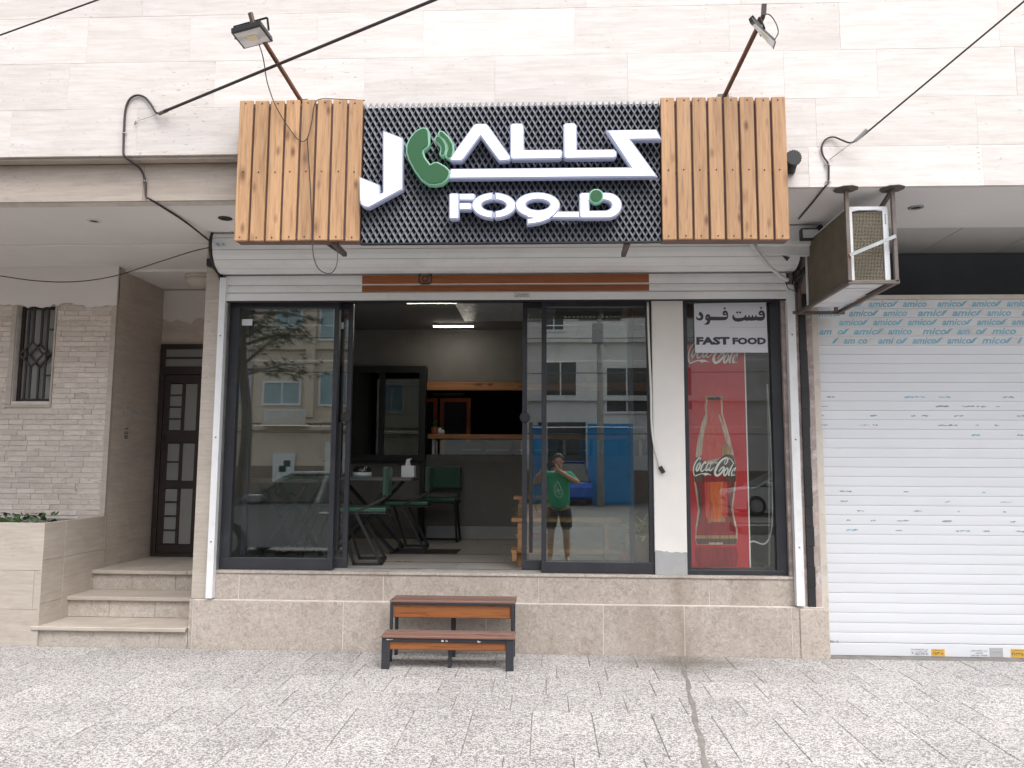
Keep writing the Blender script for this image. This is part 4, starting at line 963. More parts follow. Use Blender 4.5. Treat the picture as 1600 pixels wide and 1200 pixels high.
# white cable clipped inside that window
t = thing('window_cable', 'thin pale cable hanging inside the narrow window beside the red poster', 'cable', at(1200, 800, .16))
MB().tube(smooth_path([at(1199, 600, .15), at(1203, 660, .15), at(1206, 720, .15), at(1207, 800, .15), at(1204, 835, .15), at(1194, 850, .15), at(1178, 846, .12), at(1170, 848, .1)]), .006, 8).build('cable', 'cable_white', t)
MB().tube([at(1199, 600, .19), at(1202, 700, .19), at(1202, 885, .19)], .009, 8).build('conduit', 'cable_grey', t)
# white hose hanging on the pillar
t = thing('white_hose', 'white cable with a black plug hanging down the white pillar', 'cable', at(1035, 735, -.05))
MB().tube(smooth_path([at(1012, 472, -.04), at(1014, 540, -.042), at(1017, 610, -.045), at(1018, 660, -.045), at(1021, 690, -.045), at(1027, 715, -.045), at(1032, 731, -.045)]), .0085, 8).build('hose', 'cable_white', t, smooth=True)
MB().bar(at(1031, 729, -.045), at(1037, 739, -.045), .03, .03).build('plug', 'black_plastic', t, bevel=.004)

# ================================================================== GARAGE SHUTTER
YGs = .03; GX0, GX1 = 2.075, 5.2
gs = thing('garage_shutter', 'closed white garage roller shutter with blue film remnants', 'shutter', (3.6, YGs, 0))
ztop, zbot = gz(1400, 468, YGs), -.005; NSL = 36; pit = (ztop-(zbot+.095))/NSL
me = MB().sheet_x([(.008, pit/2-.0007), (.0004, pit/2-.0022), (-.0008, pit*.3), (-.0012, 0), (-.0008, -pit*.3), (.0004, -pit/2+.0022), (.008, -pit/2+.0007)], GX0, GX1, -.0015).mesh('slat')
for i in range(NSL):
    z = ztop-pit*(i+.5); o = slab('slat', me, 'white_shutter', gs, (0, YGs+random.uniform(-.0006, .0006), z)); o.matrix_parent_inverse = INV[gs]
MB().box(GX0, GX1, YGs-.004, YGs+.02, zbot, zbot+.092).build('bottom_bar', 'white_shutter', gs, bevel=.004)
MB().box(GX0, GX1, YGs-.002, YGs+.016, zbot-.02, zbot-.001).build('rubber_seal', 'black_plastic', gs)
MB().box(GX0, GX1, YGs-.006, YGs+.012, ztop+.001, ztop+.035).build('top_slat', 'cream_metal', gs)
# protective film with a blue word print, torn
yf = YGs-.0032
for r in range(5):
    zc = ztop-pit*(r+.5)
    MB().box(GX0+.002, GX1, yf-.0004, yf+.0003, zc-pit*.36, zc+pit*.38).build('film_strip', 'film_grey', gs)
    mb = MB(); x = GX0+.02+(.11*r % .19)-.1; stepx = gx(1474, 500, YGs)-gx(1420, 500, YGs)
    while x < 4.3:
        wrd = list('amico')
        for k in range(5):
            if random.random() < .07*r: wrd[k] = ' '
        s_ = ''.join(wrd)
        tm = text_mesh('w', s_.strip() or 'm', 0.075, .35, .0022, 0); base = len(mb.v); ww = stepx*.70
        if len(tm.vertices) and x > GX0-.02:
            xs = [v.co.x for v in tm.vertices]; k_ = ww/max(.01, max(xs)-min(xs)); k_ = min(k_, 1.6)
            mb.add([(x+v.co.x*k_, yf-.0009, zc-.022+v.co.z*.95) for v in tm.vertices], [tuple(p.vertices) for p in tm.polygons])
        bpy.data.meshes.remove(tm)
        u = x+ww
        if random.random() < .8-.08*r: mb.add([(u-.01, yf-.0009, zc-.02), (u+.012, yf-.0009, zc-.02), (u+.055, yf-.0009, zc+.028), (u+.02, yf-.0009, zc+.016)], [(0, 1, 2, 3)])
        x += stepx
    mb.v = [(max(GX0+.003, a), b, c) for a, b, c in mb.v]
    mb.build('film_print', 'film_blue', gs, kind='stuff')
for r, dens in ((10, .5), (11, .3), (12, .55), (13, .6), (14, .45), (20, .25), (21, .3), (22, .3), (23, .45), (24, .6)):
    zc = ztop-pit*(r+.5); mb = MB(); x = GX0+.01; mb2 = MB()
    first = r < 15
    while x < 4.3:
        if random.random() < dens or first:
            ln = random.uniform(.02, .11); first = False; k = 7; up_, lo = [], []
            for j in range(k+1):
                xx = x+ln*j/k; c_ = zc-.004+random.uniform(-.003, .003); h = random.uniform(.001, .0075)*(1 if 0 < j < k else .2); up_.append((xx, yf, c_+h)); lo.append((xx, yf, c_-h))
            tgt = mb2 if random.random() < .25 else mb
            tgt.add(up_+lo, [(j, j+1, j+k+2, j+k+1) for j in range(k)])
        x += random.uniform(.06, .2)
    if mb.v: mb.build('film_flake', 'film_flake', gs, kind='stuff')
    if mb2.v: mb2.build('film_flake', 'film_blue', gs, kind='stuff')
# stickers along the bottom bar
YT = YGs-.0046
def sticker(label, x0, x1, y0, y1, mat, prints, pm='print_dark'):
    xa, xb, za, zb = gx(x0, y0, YT), gx(x1, y0, YT), gz(x0, y1, YT), gz(x0, y0, YT); dz = zbot+.006-za if za < zbot+.006 else 0; za += dz; zb += dz
    t = thing('sticker', label, 'sticker', (xa, YT, za), 'stickers on the garage shutter'); MB().box(xa, xb, YT-.0006, YT+.0002, za, zb).build('sheet', mat, t)
    for (u0, u1, v0, v1, s_) in prints: place_text('print', s_, pm, t, xa+(xb-xa)*u0, xa+(xb-xa)*u1, za+(zb-za)*v0, za+(zb-za)*v1, YT-.0008, .012)
sticker('white sticker with dark phone number, leftmost on the shutter foot', 1422, 1451, 1012, 1024, 'paper_white', [(.06, .94, .66, .9, 'ﺎﺿﺭ ﮏﯿﺗﺎﻣﻮﺗﺍ ﯼﺎﻫ ﺏﺭﺩ'), (.3, .9, .4, .6, 'ﺖﻋﺎﺳ ۲۴'), (.2, .95, .08, .34, '۰۹۱۵۶۰۲۱۷۰۷۱'), (.05, .18, .2, .5, 'V')])
sticker('smaller orange sticker with dark digits on the shutter foot', 1455, 1476, 1017, 1028, 'yellow_sticker', [(.08, .92, .15, .6, '۰۲۵۲۴۰۸۰'), (.1, .9, .7, .9, 'ﯽﻧﺎﺘﺳﺍﺮﺳ')])
sticker('white maker sticker between the orange and grey stickers', 1515, 1544, 1015, 1027, 'paper_white', [(.06, .94, .66, .9, 'ﯽﻗﺮﺑ ﻩﺮﮐﺮﮐ ﺏﺭﺩ'), (.3, .7, .35, .62, 'ﻥﺎﻤﻫﺎﻣ'), (.06, .94, .08, .26, '۰۹۱۱ ۱۱۲ ۳۳۴۴')])
sticker('plain grey sticker with faint print on the shutter foot', 1546, 1567, 1016, 1030, 'grey_sticker', [(.1, .9, .4, .62, '(3130NAD)')], 'film_flake')
sticker('larger orange sticker cut by the right picture edge', 1579, 1604, 1016, 1029, 'yellow_sticker', [(.06, .94, .2, .6, '۴۶۲۳۵۰۰'), (.1, .9, .72, .92, 'ﯽﻧﺎﺘﺳﺍﺮﺳ')])
a_ = at(1297, 1003, YT); tag(place_text('scrawl', '۲۱۰۰۵', 'print_dark', None, a_.x, a_.x+.065, a_.z-.006, a_.z+.012, YT-.0006), 'tiny dark digits scrawled low on the left of the garage shutter', 'scrawl')

# ================================================================== AIR CONDITIONER IN ITS CAGE
ac = thing('air_conditioner', 'outdoor air conditioner unit with mesh sides hanging from the ceiling', 'air conditioner', at(1360, 437, -1.05))
cg = thing('hanging_cage', 'rusty steel cage of tubes carrying the air conditioner', 'cage', at(1360, 437, -1.08))
YA0, YA1 = -1.10, -.13
AX0, AX1 = gx(1326, 400, YA0), gx(1399, 400, YA0); AZ0, AZ1 = gz(1360, 441, YA0), ZR-.002
tb = .024
for nm, p, q in (('pole', (AX0, YA0, AZ0), (AX0, YA0, AZ1)), ('pole', (AX1, YA0, AZ0), (AX1, YA0, AZ1)), ('pole', (AX0, YA1, AZ0), (AX0, YA1, AZ1)), ('front_bar', (AX0-.012, YA0, AZ0), (AX1+.016, YA0, AZ0)),
                 ('side_bar', (AX0, YA0+.013, AZ0), (AX0, YA1, AZ0)), ('side_bar', (AX1, YA0+.013, AZ0), (AX1, YA1, AZ0)), ('back_bar', (AX0-.05, YA1+.02, AZ0), (AX1+.05, YA1+.02, AZ0)),
                 ('pole', (AX1-.02, YA1, AZ0), (AX1-.02, YA1, AZ1)), ('slant_bar', (AX1, YA0+.0, AZ1-.01), (AX1-.03, YA0+.35, AZ1-.18))):
    MB().bar(p, q, tb, tb).build(nm, 'steel_rusty', cg, bevel=.002)
zs1, zs2 = gz(1330, 400, YA0), gz(1403, 370, YA0)
MB().bar((AX0, YA0-.018, zs1), (AX1, YA0-.018, zs2), .008, .022, (0, 0, 1)).build('strap', 'galvanised', cg)
for x in (AX0, AX1): MB().lathe([(.075, 0), (.078, -.004), (.03, -.008)], (x, YA0, ZR-.003), 9).build('ceiling_plate', 'steel_rusty', cg)
bx0, bx1, by0, by1, bz0, bz1 = AX0+.016, AX1-.024, YA0+.026, YA1-.12, AZ0+.016, gz(1360, 321, YA0)
MB().box(bx0+.012, bx1-.002, by0+.012, by1, bz0+.004, bz1-.004).build('core', 'dark_void', ac)
MB().box(bx0, bx1, by0, by1, bz1-.003, bz1+.002).build('top_panel', 'ac_white', ac)
ft = MB(); wd = .026
ft.box(bx0, bx0+wd, by0-.003, by0+.011, bz0, bz1-.004).box(bx1-.034, bx1, by0-.003, by0+.011, bz0, bz1-.004).box(bx0+wd, bx1-.034, by0-.003, by0+.011, bz1-.022, bz1-.004)
ft.prism([(bx0+wd, bz1-.022), (bx1-.034, bz1-.022), (bx1-.034, bz1-.03), ((bx0+bx1)/2+.02, bz1-.024), ((bx0+bx1)/2-.04, bz1-.024), (bx0+wd, bz1-.032)], by0-.002, by0+.010)
ft.build('front_frame', 'ac_white', ac, bevel=.002)
for i in range(5): MB().box(bx1-.022, bx1-.014, by0-.0035, by0-.0025, bz1-.06-i*.014, bz1-.053-i*.014).build('screw_slot', 'dark_void', ac)
def netting(x0, x1, z0, z1, p, r, nx, nz):   # diamond wire netting as thin crossing bars, local (u, z)
    m = MB()
    L = (x1-x0)
    k = -int((z1-z0)/p)-1
    while k*p < L:
        for sgn in (1, -1):
            u0, u1 = k*p, k*p+(z1-z0); za, zb = (z0, z1) if sgn > 0 else (z1, z0); t0 = max(0, (0-u0)/(u1-u0)); t1 = min(1, (L-u0)/(u1-u0))
            if t1 > t0:
                m.bar((x0+u0+(u1-u0)*t0, 0, za+(zb-za)*t0), (x0+u0+(u1-u0)*t1, 0, za+(zb-za)*t1), r, r)
        k += 1
    return m
nf = netting(bx0+wd, bx1-.034, bz0, bz1-.022, .0185, .0062, 0, 0); nf.v = [(x, y+by0+.008, z) for x, y, z in nf.v]; nf.build('front_netting', 'ac_fins', ac, kind='stuff')
ns2 = netting(by0+.012, by1-.03, bz0, bz1-.004, .019, .0064, 0, 0); ns2.v = [(bx0+.006+y, x, z) for x, y, z in ns2.v]; ns2.build('side_netting', 'ac_fins', ac, kind='stuff')
MB().box(bx0+.009, bx0+.011, by0+.012, by1-.03, bz0, bz1-.004).build('side_fins', 'pad_honeycomb', ac)
MB().box(bx0-.002, bx0+.014, by1-.032, by1, bz0, bz1).build('back_edge', 'ac_white', ac)
MB().box(bx0, bx1, by0+.014, by1, bz0-.001, bz0+.003).build('base_pan', 'ac_white', ac)
for ya, yb in ((by0+.2, by0+.24), (by1-.16, by1-.1)): MB().box(bx0+.02, bx1-.04, ya, yb, bz0-.008, bz0-.0015).build('base_rail', 'ac_white', ac, bevel=.002)

# ================================================================== STOOL
so = thing('step_bench', 'two-tier wooden step bench with black steel legs outside the doorway', 'bench', (-.66, -.35, 0))
tx0, tx1 = -1.125, -.215; yfr = -.60
def board(name, x0, x1, y0, y1, z0, z1, mat='weathered_pine'):
    o = piece(name, mat, so, x0, x1, y0, y1, z0, z1, .004); o.matrix_parent_inverse = INV[so]; return o
zlo, zhi = .228, .43
for k in range(2): board('tread_board', tx0-.005, tx1+.008, yfr-.012+k*.102, yfr+.086+k*.102, zlo-.018, zlo)
for k in range(2): board('top_board', tx0+.01, tx1+.005, yfr+.20+k*.112, yfr+.306+k*.112, zhi-.018, zhi)
board('front_board', tx0+.05, tx1-.052, yfr+.012, yfr+.03, zlo-.098, zlo-.043, 'varnished_pine')
board('front_board', tx0+.035, tx1-.03, yfr+.222, yfr+.24, zhi-.125, zhi-.03, 'varnished_pine')
fr = MB()
for x in (tx0, tx1-.055): fr.box(x, x+.055, yfr, yfr+.03, 0, zlo-.0195)
fr.box(tx0+.056, tx1-.056, yfr, yfr+.03, zlo-.043, zlo-.0195)
for x in (tx0+.012, tx1-.03): fr.box(x, x+.02, yfr+.205, yfr+.235, .0, zhi-.0195)
fr.box(tx0+.033, tx1-.031, yfr+.205, yfr+.221, zhi-.032, zhi-.0195)
for x in (tx0, tx1-.022): fr.box(x+.001, x+.021, yfr+.031, yfr+.204, zlo-.045, zlo-.0195)
for x in (tx0+.012, tx1-.03): fr.box(x+.001, x+.019, yfr+.236, yfr+.4, zhi-.045, zhi-.0195)
leg_boxes = [(tx0+.012, tx0+.036, yfr+.40, yfr+.425), (tx1-.03, tx1-.006, yfr+.40, yfr+.425), (-.69, -.655, yfr+.36, yfr+.385), (-.672, -.648, yfr+.06, yfr+.085)]
fr.build('steel_frame', 'anthracite', so, bevel=.003)
for i, (a, b, c, d) in enumerate(leg_boxes): MB().box(a, b, c, d, 0, (zhi if i < 3 else zlo)-.02).build('leg', 'anthracite', so, bevel=.002)
mb = MB()
for cx in (tx0+.04, tx0+.42, tx0+.66):
    for k in range(3): x = cx+random.uniform(-.02, .03); mb.box(x, x+random.uniform(.008, .02), yfr-.0006, yfr-.0001, zlo-.04+random.uniform(0, .01), zlo-.026)
mb.build('paint_chips', 'paper_white', so)

# ================================================================== SHOP INTERIOR
FZ = ZS-.002; YI = 2.65; CZ = 2.93
structure('shop_floor', MB().box(-2.58, 1.88, .121, 6, .45, FZ-.006), 'tile_grout')
fl = bpy.data.objects['shop_floor']
def tile(x0, x1, y0, y1, mat='floor_tile'): piece('floor_tile', mat, fl, x0+.0018, x1-.0018, y0+.0018, y1-.0018, FZ-.012, FZ, .001)
for (ya, yb, off) in ((.122, .58, .0), (.62, 1.16, .25), (1.20, 1.62, .1), (1.62, 2.12, .35), (2.12, 2.6, .0)):
    x = -2.58-off
    while x < 1.6:
        xa, xb = max(-2.58, x), x+.62; x += .62
        dark = (abs((xa+xb)/2+1.0) < .2 and 1.0 < ya < 1.7)
        tile(xa, xb, ya, yb, 'floor_tile' if not dark else 'dark_tile')
for ya in (.58, 1.16):
    for i in range(4): tile(-2.58+i*1.1, -2.58+(i+1)*1.1, ya, ya+.04, 'dark_tile')
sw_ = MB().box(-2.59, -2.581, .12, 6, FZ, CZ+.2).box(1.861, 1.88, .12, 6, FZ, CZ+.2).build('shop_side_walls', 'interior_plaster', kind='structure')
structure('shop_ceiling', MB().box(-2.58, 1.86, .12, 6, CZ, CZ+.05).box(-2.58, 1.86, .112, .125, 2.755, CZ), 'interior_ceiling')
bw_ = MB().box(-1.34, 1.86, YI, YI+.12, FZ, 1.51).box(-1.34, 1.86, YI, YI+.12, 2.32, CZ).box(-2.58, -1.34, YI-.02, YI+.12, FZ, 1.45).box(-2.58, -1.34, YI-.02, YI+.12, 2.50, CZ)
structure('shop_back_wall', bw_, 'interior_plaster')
bwall = bpy.data.objects['shop_back_wall']
MB().box(-1.32, 1.855, YI-.014, YI-.0005, FZ+.001, FZ+.14).build('skirting', 'grey_cement', bwall)
MB().box(-1.32, 1.855, YI-.012, YI-.0005, 1.43, 1.50).build('counter_band', 'interior_plaster', bwall)
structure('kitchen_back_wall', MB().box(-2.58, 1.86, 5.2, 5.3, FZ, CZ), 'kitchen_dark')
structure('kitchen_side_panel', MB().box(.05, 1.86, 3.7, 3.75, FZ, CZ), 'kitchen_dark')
MB().box(-.85, .1, .3, 1.95, CZ-.03, CZ-.001).build('foil_panel', 'foil_ceiling', bpy.data.objects['shop_ceiling'])
# lamps
def led(label, x0, x1, y, z, mat='led_tube', d=.045):
    t = thing('led_light', label, 'lamp', ((x0+x1)/2, y, z), 'linear LED lights in the shop')
    MB().box(x0, x1, y-d/2, y+d/2, z, z+.02).build('housing', 'white_plastic', t); MB().box(x0+.004, x1-.004, y-d/2+.003, y+d/2-.003, z-.006, z-.0005).build('diffuser', mat, t)
a, b = at(635, 474, 1.0), at(713, 474, 1.0); led('lit linear ceiling light just inside the doorway', a.x, b.x, 1.0, CZ-.03)
a, b = atz(680, 518, CZ-.06), atz(742, 518, CZ-.06); led('lit linear ceiling light near the back wall of the shop', a.x, b.x, 2.25, CZ-.03)
# black framed inner window at the left of the back wall
iw = thing('inner_window', 'black framed inner window on the left of the shop back wall', 'window', (-1.8, YI-.1, 1.45))
ix0, ix1 = gx(546, 650, YI-.1), gx(665, 650, YI-.1); jz0, jz1 = gz(600, 721, YI-.1), gz(600, 572, YI-.1)
MB().frame(ix0-.3, ix1, jz0, jz1, .075, YI-.12, YI-.04).build('frame', 'black_steel', iw, bevel=.003)
MB().box(gx(592, 640, YI-.1), gx(600, 640, YI-.1), YI-.118, YI-.042, jz0+.075, jz1-.075).build('mullion', 'black_steel', iw)
MB().box(ix0-.22, ix1-.075, YI-.085, YI-.079, jz0+.075, jz1-.075).build('pane', 'dark_glass', iw)
MB().box(ix0-.3, ix1, YI-.036, YI-.03, jz0, jz1).build('backing', 'kitchen_dark', iw)
MB().box(ix1-.05, ix1, YI-.115, YI-.045, FZ, jz0-.001).build('post', 'black_steel', iw)
# hatch timber
t = thing('hatch_beam', 'upper varnished pine beam across the serving hatch', 'beam', (0, YI-.05, 2.25))
MB().box(ix1+.002, 1.3, YI-.06, YI-.002, gz(700, 609.5, YI-.06), gz(700, 597, YI-.06)).build('board', 'shelf_pine', t, bevel=.004)
t = thing('hatch_shelf', 'lower varnished pine shelf across the serving hatch', 'shelf', (0, YI-.05, 1.7))
zs_ = gz(700, 678.5, YI-.1)
MB().box(ix1+.03, 1.1, YI-.12, YI+.2, zs_-.05, zs_).build('board', 'shelf_pine', t, bevel=.004)
for x in (ix1+.06, .2, 1.05): MB().box(x, x+.03, YI+.02, YI+.05, 1.511, zs_-.051).build('support', 'white_plastic', t)
pg = thing('hatch_glass', 'low glass strip under the pine shelf of the serving hatch', 'glass', (0, YI, 1.6)); pane('pane', ix1+.09, 1.1, 1.512, zs_-.053, YI+.06, pg)
for k, (x0, x1, mt) in enumerate(((-.98, -.72, 'cardboard'), (-.70, -.40, 'cardboard'), (-.36, -.2, 'shelf_pine'), (-.15, .15, 'blue_gate'), (.2, .5, 'cardboard'))):
    t = thing('carton', ('left brown carton', 'middle brown carton', 'narrow pine block', 'blue box', 'right brown carton')[k]+' behind the hatch glass', 'box', (x0, 2.9, 1.45), 'boxes behind the serving hatch')
    MB().box(x0, x1, 2.84, 3.1, 1.45, 1.66+.01*k).build('box', mt, t, bevel=.003); MB().box(x0+.02, x1-.02, 2.838, 2.8395, 1.56, 1.575).build('tape', 'paper_white', t)
structure('hatch_counter', MB().box(-1.34, 1.86, YI+.121, 3.3, 1.38, 1.45), 'grey_cement')
# orange kitchen frames
for k, (pa, pb, qa, qb) in enumerate(((687, 735, 628, 700), (640, 683, 628, 700))):
    t = thing('orange_rack', ('right' if k == 0 else 'left')+' orange steel frame in the kitchen behind the hatch', 'rack', (gx(pa, 660, 3.5), 3.5, FZ), 'orange steel frames in the kitchen')
    xa, xb, zb = gx(pa, 660, 3.5), gx(pb, 660, 3.5), gz(700, qa, 3.5)
    f_ = MB().box(xa, xa+.05, 3.5, 3.55, FZ, zb).box(xb-.05, xb, 3.5, 3.55, FZ, zb).box(xa, xb, 3.5, 3.55, zb+.0005, zb+.05); f_.build('frame', 'orange_steel', t, bevel=.003)
    MB().box(xa+.051, xb-.051, 3.51, 3.54, FZ+.6, FZ+.65).build('cross_bar', 'orange_steel', t)
    MB().box(xa, xb, 3.6, 3.62, FZ, zb).build('back_sheet', 'kitchen_dark', t)
MB().prism(pxr([(676, 620), (676, 614), (727, 614), (720, 619)], 4.0), 4.0, 4.03).build('range_hood_trim', 'grey_cement', bpy.data.objects['kitchen_back_wall'])
# things on the shelf
c = at(679, 678.5, YI-.06); t = thing('shelf_plant', 'small plant in a clay pot on the hatch shelf', 'plant', (c.x, YI-.06, zs_))
MB().lathe([(.03, 0), (.042, .07), (.044, .085)], (c.x, YI-.06, zs_), 14).build('pot', 'terracotta', t)
mb = MB()
for i in range(14):
    a = random.uniform(0, 6.28); e = Vector((c.x+.05*math.cos(a), YI-.06+.05*math.sin(a), zs_+.085+random.uniform(.03, .1))); s0 = Vector((c.x, YI-.06, zs_+.08)); n_ = Vector((-math.sin(a), math.cos(a), 0))*.008
    mb.add([s0, (s0+e)/2+n_, e, (s0+e)/2-n_], [(0, 1, 2, 3)])
mb.build('leaves', 'yucca_leaf', t)
for k, px in enumerate((687, 692)):
    c = at(px, 678.5, YI-.08); t = thing('shelf_jar', ('larger' if k == 0 else 'smaller')+' white jar beside the clay pot on the hatch shelf', 'jar', (c.x, YI-.08, zs_))
    h = .075 if k == 0 else .055; MB().lathe([(.024-.008*k, 0), (.026-.008*k, h*.6), (.018-.006*k, h*.8), (.018-.006*k, h)], (c.x, YI-.08, zs_), 14).build('body', 'white_plastic', t, smooth=True); MB().lathe([(.02-.006*k, h), (.02-.006*k, h+.012)], (c.x, YI-.08, zs_), 14).build('lid', 'black_plastic', t)
# chairs
def make_chair(label):
    t = thing('chair', label, 'chair', (0, 0, 0), 'green vinyl chairs in the shop')
    MB().box(-.20, .20, -.20, .22, .43, .47).build('seat', 'green_vinyl', t, bevel=.012, seg=3)
    MB().box(-.19, .19, -.215, -.165, .56, .80).build('backrest', 'green_vinyl', t, bevel=.012, seg=3)
    for s_ in (-1, 1):
        x = s_*.195
        MB().bar((x, -.20, .79), (x, -.20, .55), .02, .02).bar((x, -.20, .555), (x, .05, .425), .02, .02).build('back_support', 'black_steel', t)
        MB().bar((x, .05, .43), (x, -.17, .01), .022, .022).build('rear_leg', 'black_steel', t)
        MB().bar((x, .19, .43), (x, .05, .01), .022, .022).build('front_leg', 'black_steel', t)
        MB().bar((x, -.18, .011), (x, .06, .011), .022, .022).build('runner', 'black_steel', t)
    MB().box(-.20, .20, -.20, .21, .415, .428).build('seat_frame', 'black_steel', t)
    MB().bar((-.18, -.17, .011), (.18, -.17, .011), .02, .02).build('cross_bar', 'black_steel', t); return t
ch = make_chair('green chair nearest the doorway, its back turned to the right'); ch.location = (gx(592, 800, .5)-.13, .52, FZ); ch.rotation_euler = (0, 0, PI/2+.12)
c2 = copy_tree(ch); c2['label'] = 'green chair seen from the side behind the nearest chair'; c2.location = (gx(640, 790, 1.6), 1.6, FZ); c2.rotation_euler = (0, 0, PI/2+.05)
c3 = copy_tree(ch); c3['label'] = 'green chair standing against the shop back wall, facing out'; c3.location = (gx(684, 790, 2.3)+.02, 2.33, FZ); c3.rotation_euler = (0, 0, PI-.05)
c4 = copy_tree(ch); c4['label'] = 'green chair behind the left glass beside the folding table'; c4.location = (-2.2, 1.0, FZ); c4.rotation_euler = (0, 0, -PI/2)
def make_table(label, cx, cy, sx, sy):
    t = thing('folding_table', label, 'table', (cx, cy, FZ), 'folding tables with crossed legs'); h = .70
    MB().box(cx-sx/2, cx+sx/2, cy-sy/2, cy+sy/2, FZ+h-.03, FZ+h).build('table_top', 'table_top', t, bevel=.004)
    for s_ in (-1, 1):
        y = cy+s_*(sy/2-.06)
        MB().bar((cx-sx*.32, y, FZ+.012), (cx+sx*.32, y, FZ+h-.045), .03, .03).build('leg', 'black_steel', t); MB().bar((cx+sx*.32, y+.032, FZ+.012), (cx-sx*.32, y+.032, FZ+h-.045), .03, .03).build('leg', 'black_steel', t)
    for s_ in (-1, 1): MB().bar((cx+s_*sx*.32, cy-sy/2+.05, FZ+.012), (cx+s_*sx*.32, cy+sy/2-.03, FZ+.012), .024, .024).build('foot_bar', 'black_steel', t)
make_table('folding table with crossed legs behind the left glass', -2.16, .52, .62, .6)
make_table('folding table beyond the nearest chair, with tissues and a jar', -1.72, 1.45, .95, .62)
zt_ = FZ+.70
c = at(552, 750, 1.2); t = thing('plastic_jar', 'clear and white plastic tub on the far folding table', 'tub', (-1.74, 1.28, zt_))
MB().lathe([(.085, 0), (.09, .03), (.09, .045)], (-1.74, 1.28, zt_), 20).build('base', 'white_plastic', t, smooth=True); MB().lathe([(.088, .046), (.085, .075), (.06, .1), (.02, .105)], (-1.74, 1.28, zt_), 20).build('lid', 'dark_glass', t, smooth=True); MB().lathe([(.092, .006), (.092, .016)], (-1.74, 1.28, zt_), 20).build('blue_band', 'film_blue', t)
t = thing('tissue_box', 'white tissue box with a tissue sticking out on the far table', 'tissue box', (-1.38, 1.3, zt_))
MB().box(-1.36, -1.24, 1.25, 1.36, zt_, zt_+.11).build('box', 'white_plastic', t, bevel=.004); MB().prism([(-1.33, zt_+.11), (-1.28, zt_+.11), (-1.29, zt_+.15), (-1.27, zt_+.18), (-1.32, zt_+.17)], 1.29, 1.31).build('tissue', 'paper_white', t)
# plant stand and plants behind the right glass
ps = thing('plant_stand', 'low pine bench with planters behind the right glass', 'bench', (.1, .42, FZ)); yb = .42
bx_a, bx_b = gx(800, 810, yb), gx(968, 810, yb); zt1 = gz(880, 809, yb)
MB().box(bx_a, bx_b, yb-.11, yb+.11, zt1-.03, zt1).build('top_board', 'stand_pine', ps, bevel=.004)
MB().box(bx_a, bx_b, yb-.16, yb+.12, FZ+.12, FZ+.145).build('lower_board', 'stand_pine', ps, bevel=.004)
MB().box(bx_a, bx_a+.3, yb+.3, yb+.5, zt1+.13, zt1+.16).build('upper_board', 'stand_pine', ps, bevel=.004)
MB().box(bx_a+.02, bx_a+.3, yb+.2, yb+.3, FZ+.2, FZ+.24).build('side_board', 'stand_pine', ps, bevel=.004)
for x in (bx_a+.05, bx_b-.13):
    for dy in (-.09, .06): MB().box(x, x+.035, yb+dy, yb+dy+.03, FZ, zt1-.031).build('leg', 'stand_pine', ps, bevel=.002)
MB().box(bx_a+.01, bx_a+.05, yb-.2, yb-.12, FZ+.06, FZ+.145).build('rail_end', 'stand_pine', ps, bevel=.004)
MB().box(bx_a+.05, bx_a+.085, yb+.3, yb+.48, FZ, zt1+.129).build('leg', 'stand_pine', ps)
MB().box(bx_a+.1, bx_a+.14, yb+.13, yb+.19, FZ, zt1-.0).build('leg', 'stand_pine', ps)
def leafy(t, c, n, L, wd, mat, tilt=(.3, 1.1), name='leaf', up=0):
    for i in range(n):
        a = 2.4*i+random.uniform(-.3, .3); el = random.uniform(*tilt); l = L*random.uniform(.7, 1.1); m_ = MB(); pts = []
        d = Vector((math.cos(a)*math.cos(el), math.sin(a)*math.cos(el), math.sin(el))); sd_ = Vector((-math.sin(a), math.cos(a), 0))
        N = 6; L1 = []; R1_ = []; C1 = []
        for k in range(N+1):
            u = k/N; p = Vector(c)+d*l*u+Vector((0, 0, -.55*l*u*u*math.cos(el))); w_ = wd*math.sin(PI*min(1, u*.92+.08))**.8*(1 if u < 1 else .1)
            C1.append(p-Vector((0, 0, w_*.25))); L1.append(p+sd_*w_); R1_.append(p-sd_*w_)
        m_.add(L1+C1+R1_, [(k, k+1, N+2+k, N+1+k) for k in range(N)]+[(N+1+k, N+2+k, 2*N+3+k, 2*N+2+k) for k in range(N)])
        m_.build(name, mat if not isinstance(mat, tuple) else random.choice(mat), t, smooth=True)
pc = (gx(1003, 850, .30), .30, FZ); t = thing('croton_plant', 'potted plant with yellow green striped leaves behind the right glass', 'plant', pc)
MB().lathe([(.10, 0), (.13, .16), (.15, .28), (.14, .285), (.12, .25)], pc, 24).build('pot', 'pot_paper', t, smooth=True)
leafy(t, (pc[0], pc[1], FZ+.26), 26, .30, .036, ('croton_leaf', 'croton_leaf', 'croton_leaf', 'croton_orange'), (.2, 1.3))
pc = (gx(832, 805, .62), .62, zt1); t = thing('grass_plant', 'spiky green plant in a pine box on the bench behind glass', 'plant', pc)
MB().box(pc[0]-.12, pc[0]+.14, .53, .70, zt1+.001, zt1+.10).build('box', 'stand_pine', t, bevel=.004)
leafy(t, (pc[0], pc[1], zt1+.08), 34, .30, .006, 'yucca_leaf', (.1, 1.3), 'blade')
pc = (gx(976, 875, .38), .38, FZ); t = thing('red_bottle', 'small red bottle with a dark cap on the floor behind glass', 'bottle', pc)
MB().lathe([(.05, 0), (.052, .10), (.03, .14), (.018, .155)], pc, 16).build('body', 'coke_red', t, smooth=True); MB().lathe([(.022, .156), (.022, .2)], pc, 12).build('cap', 'black_plastic', t)

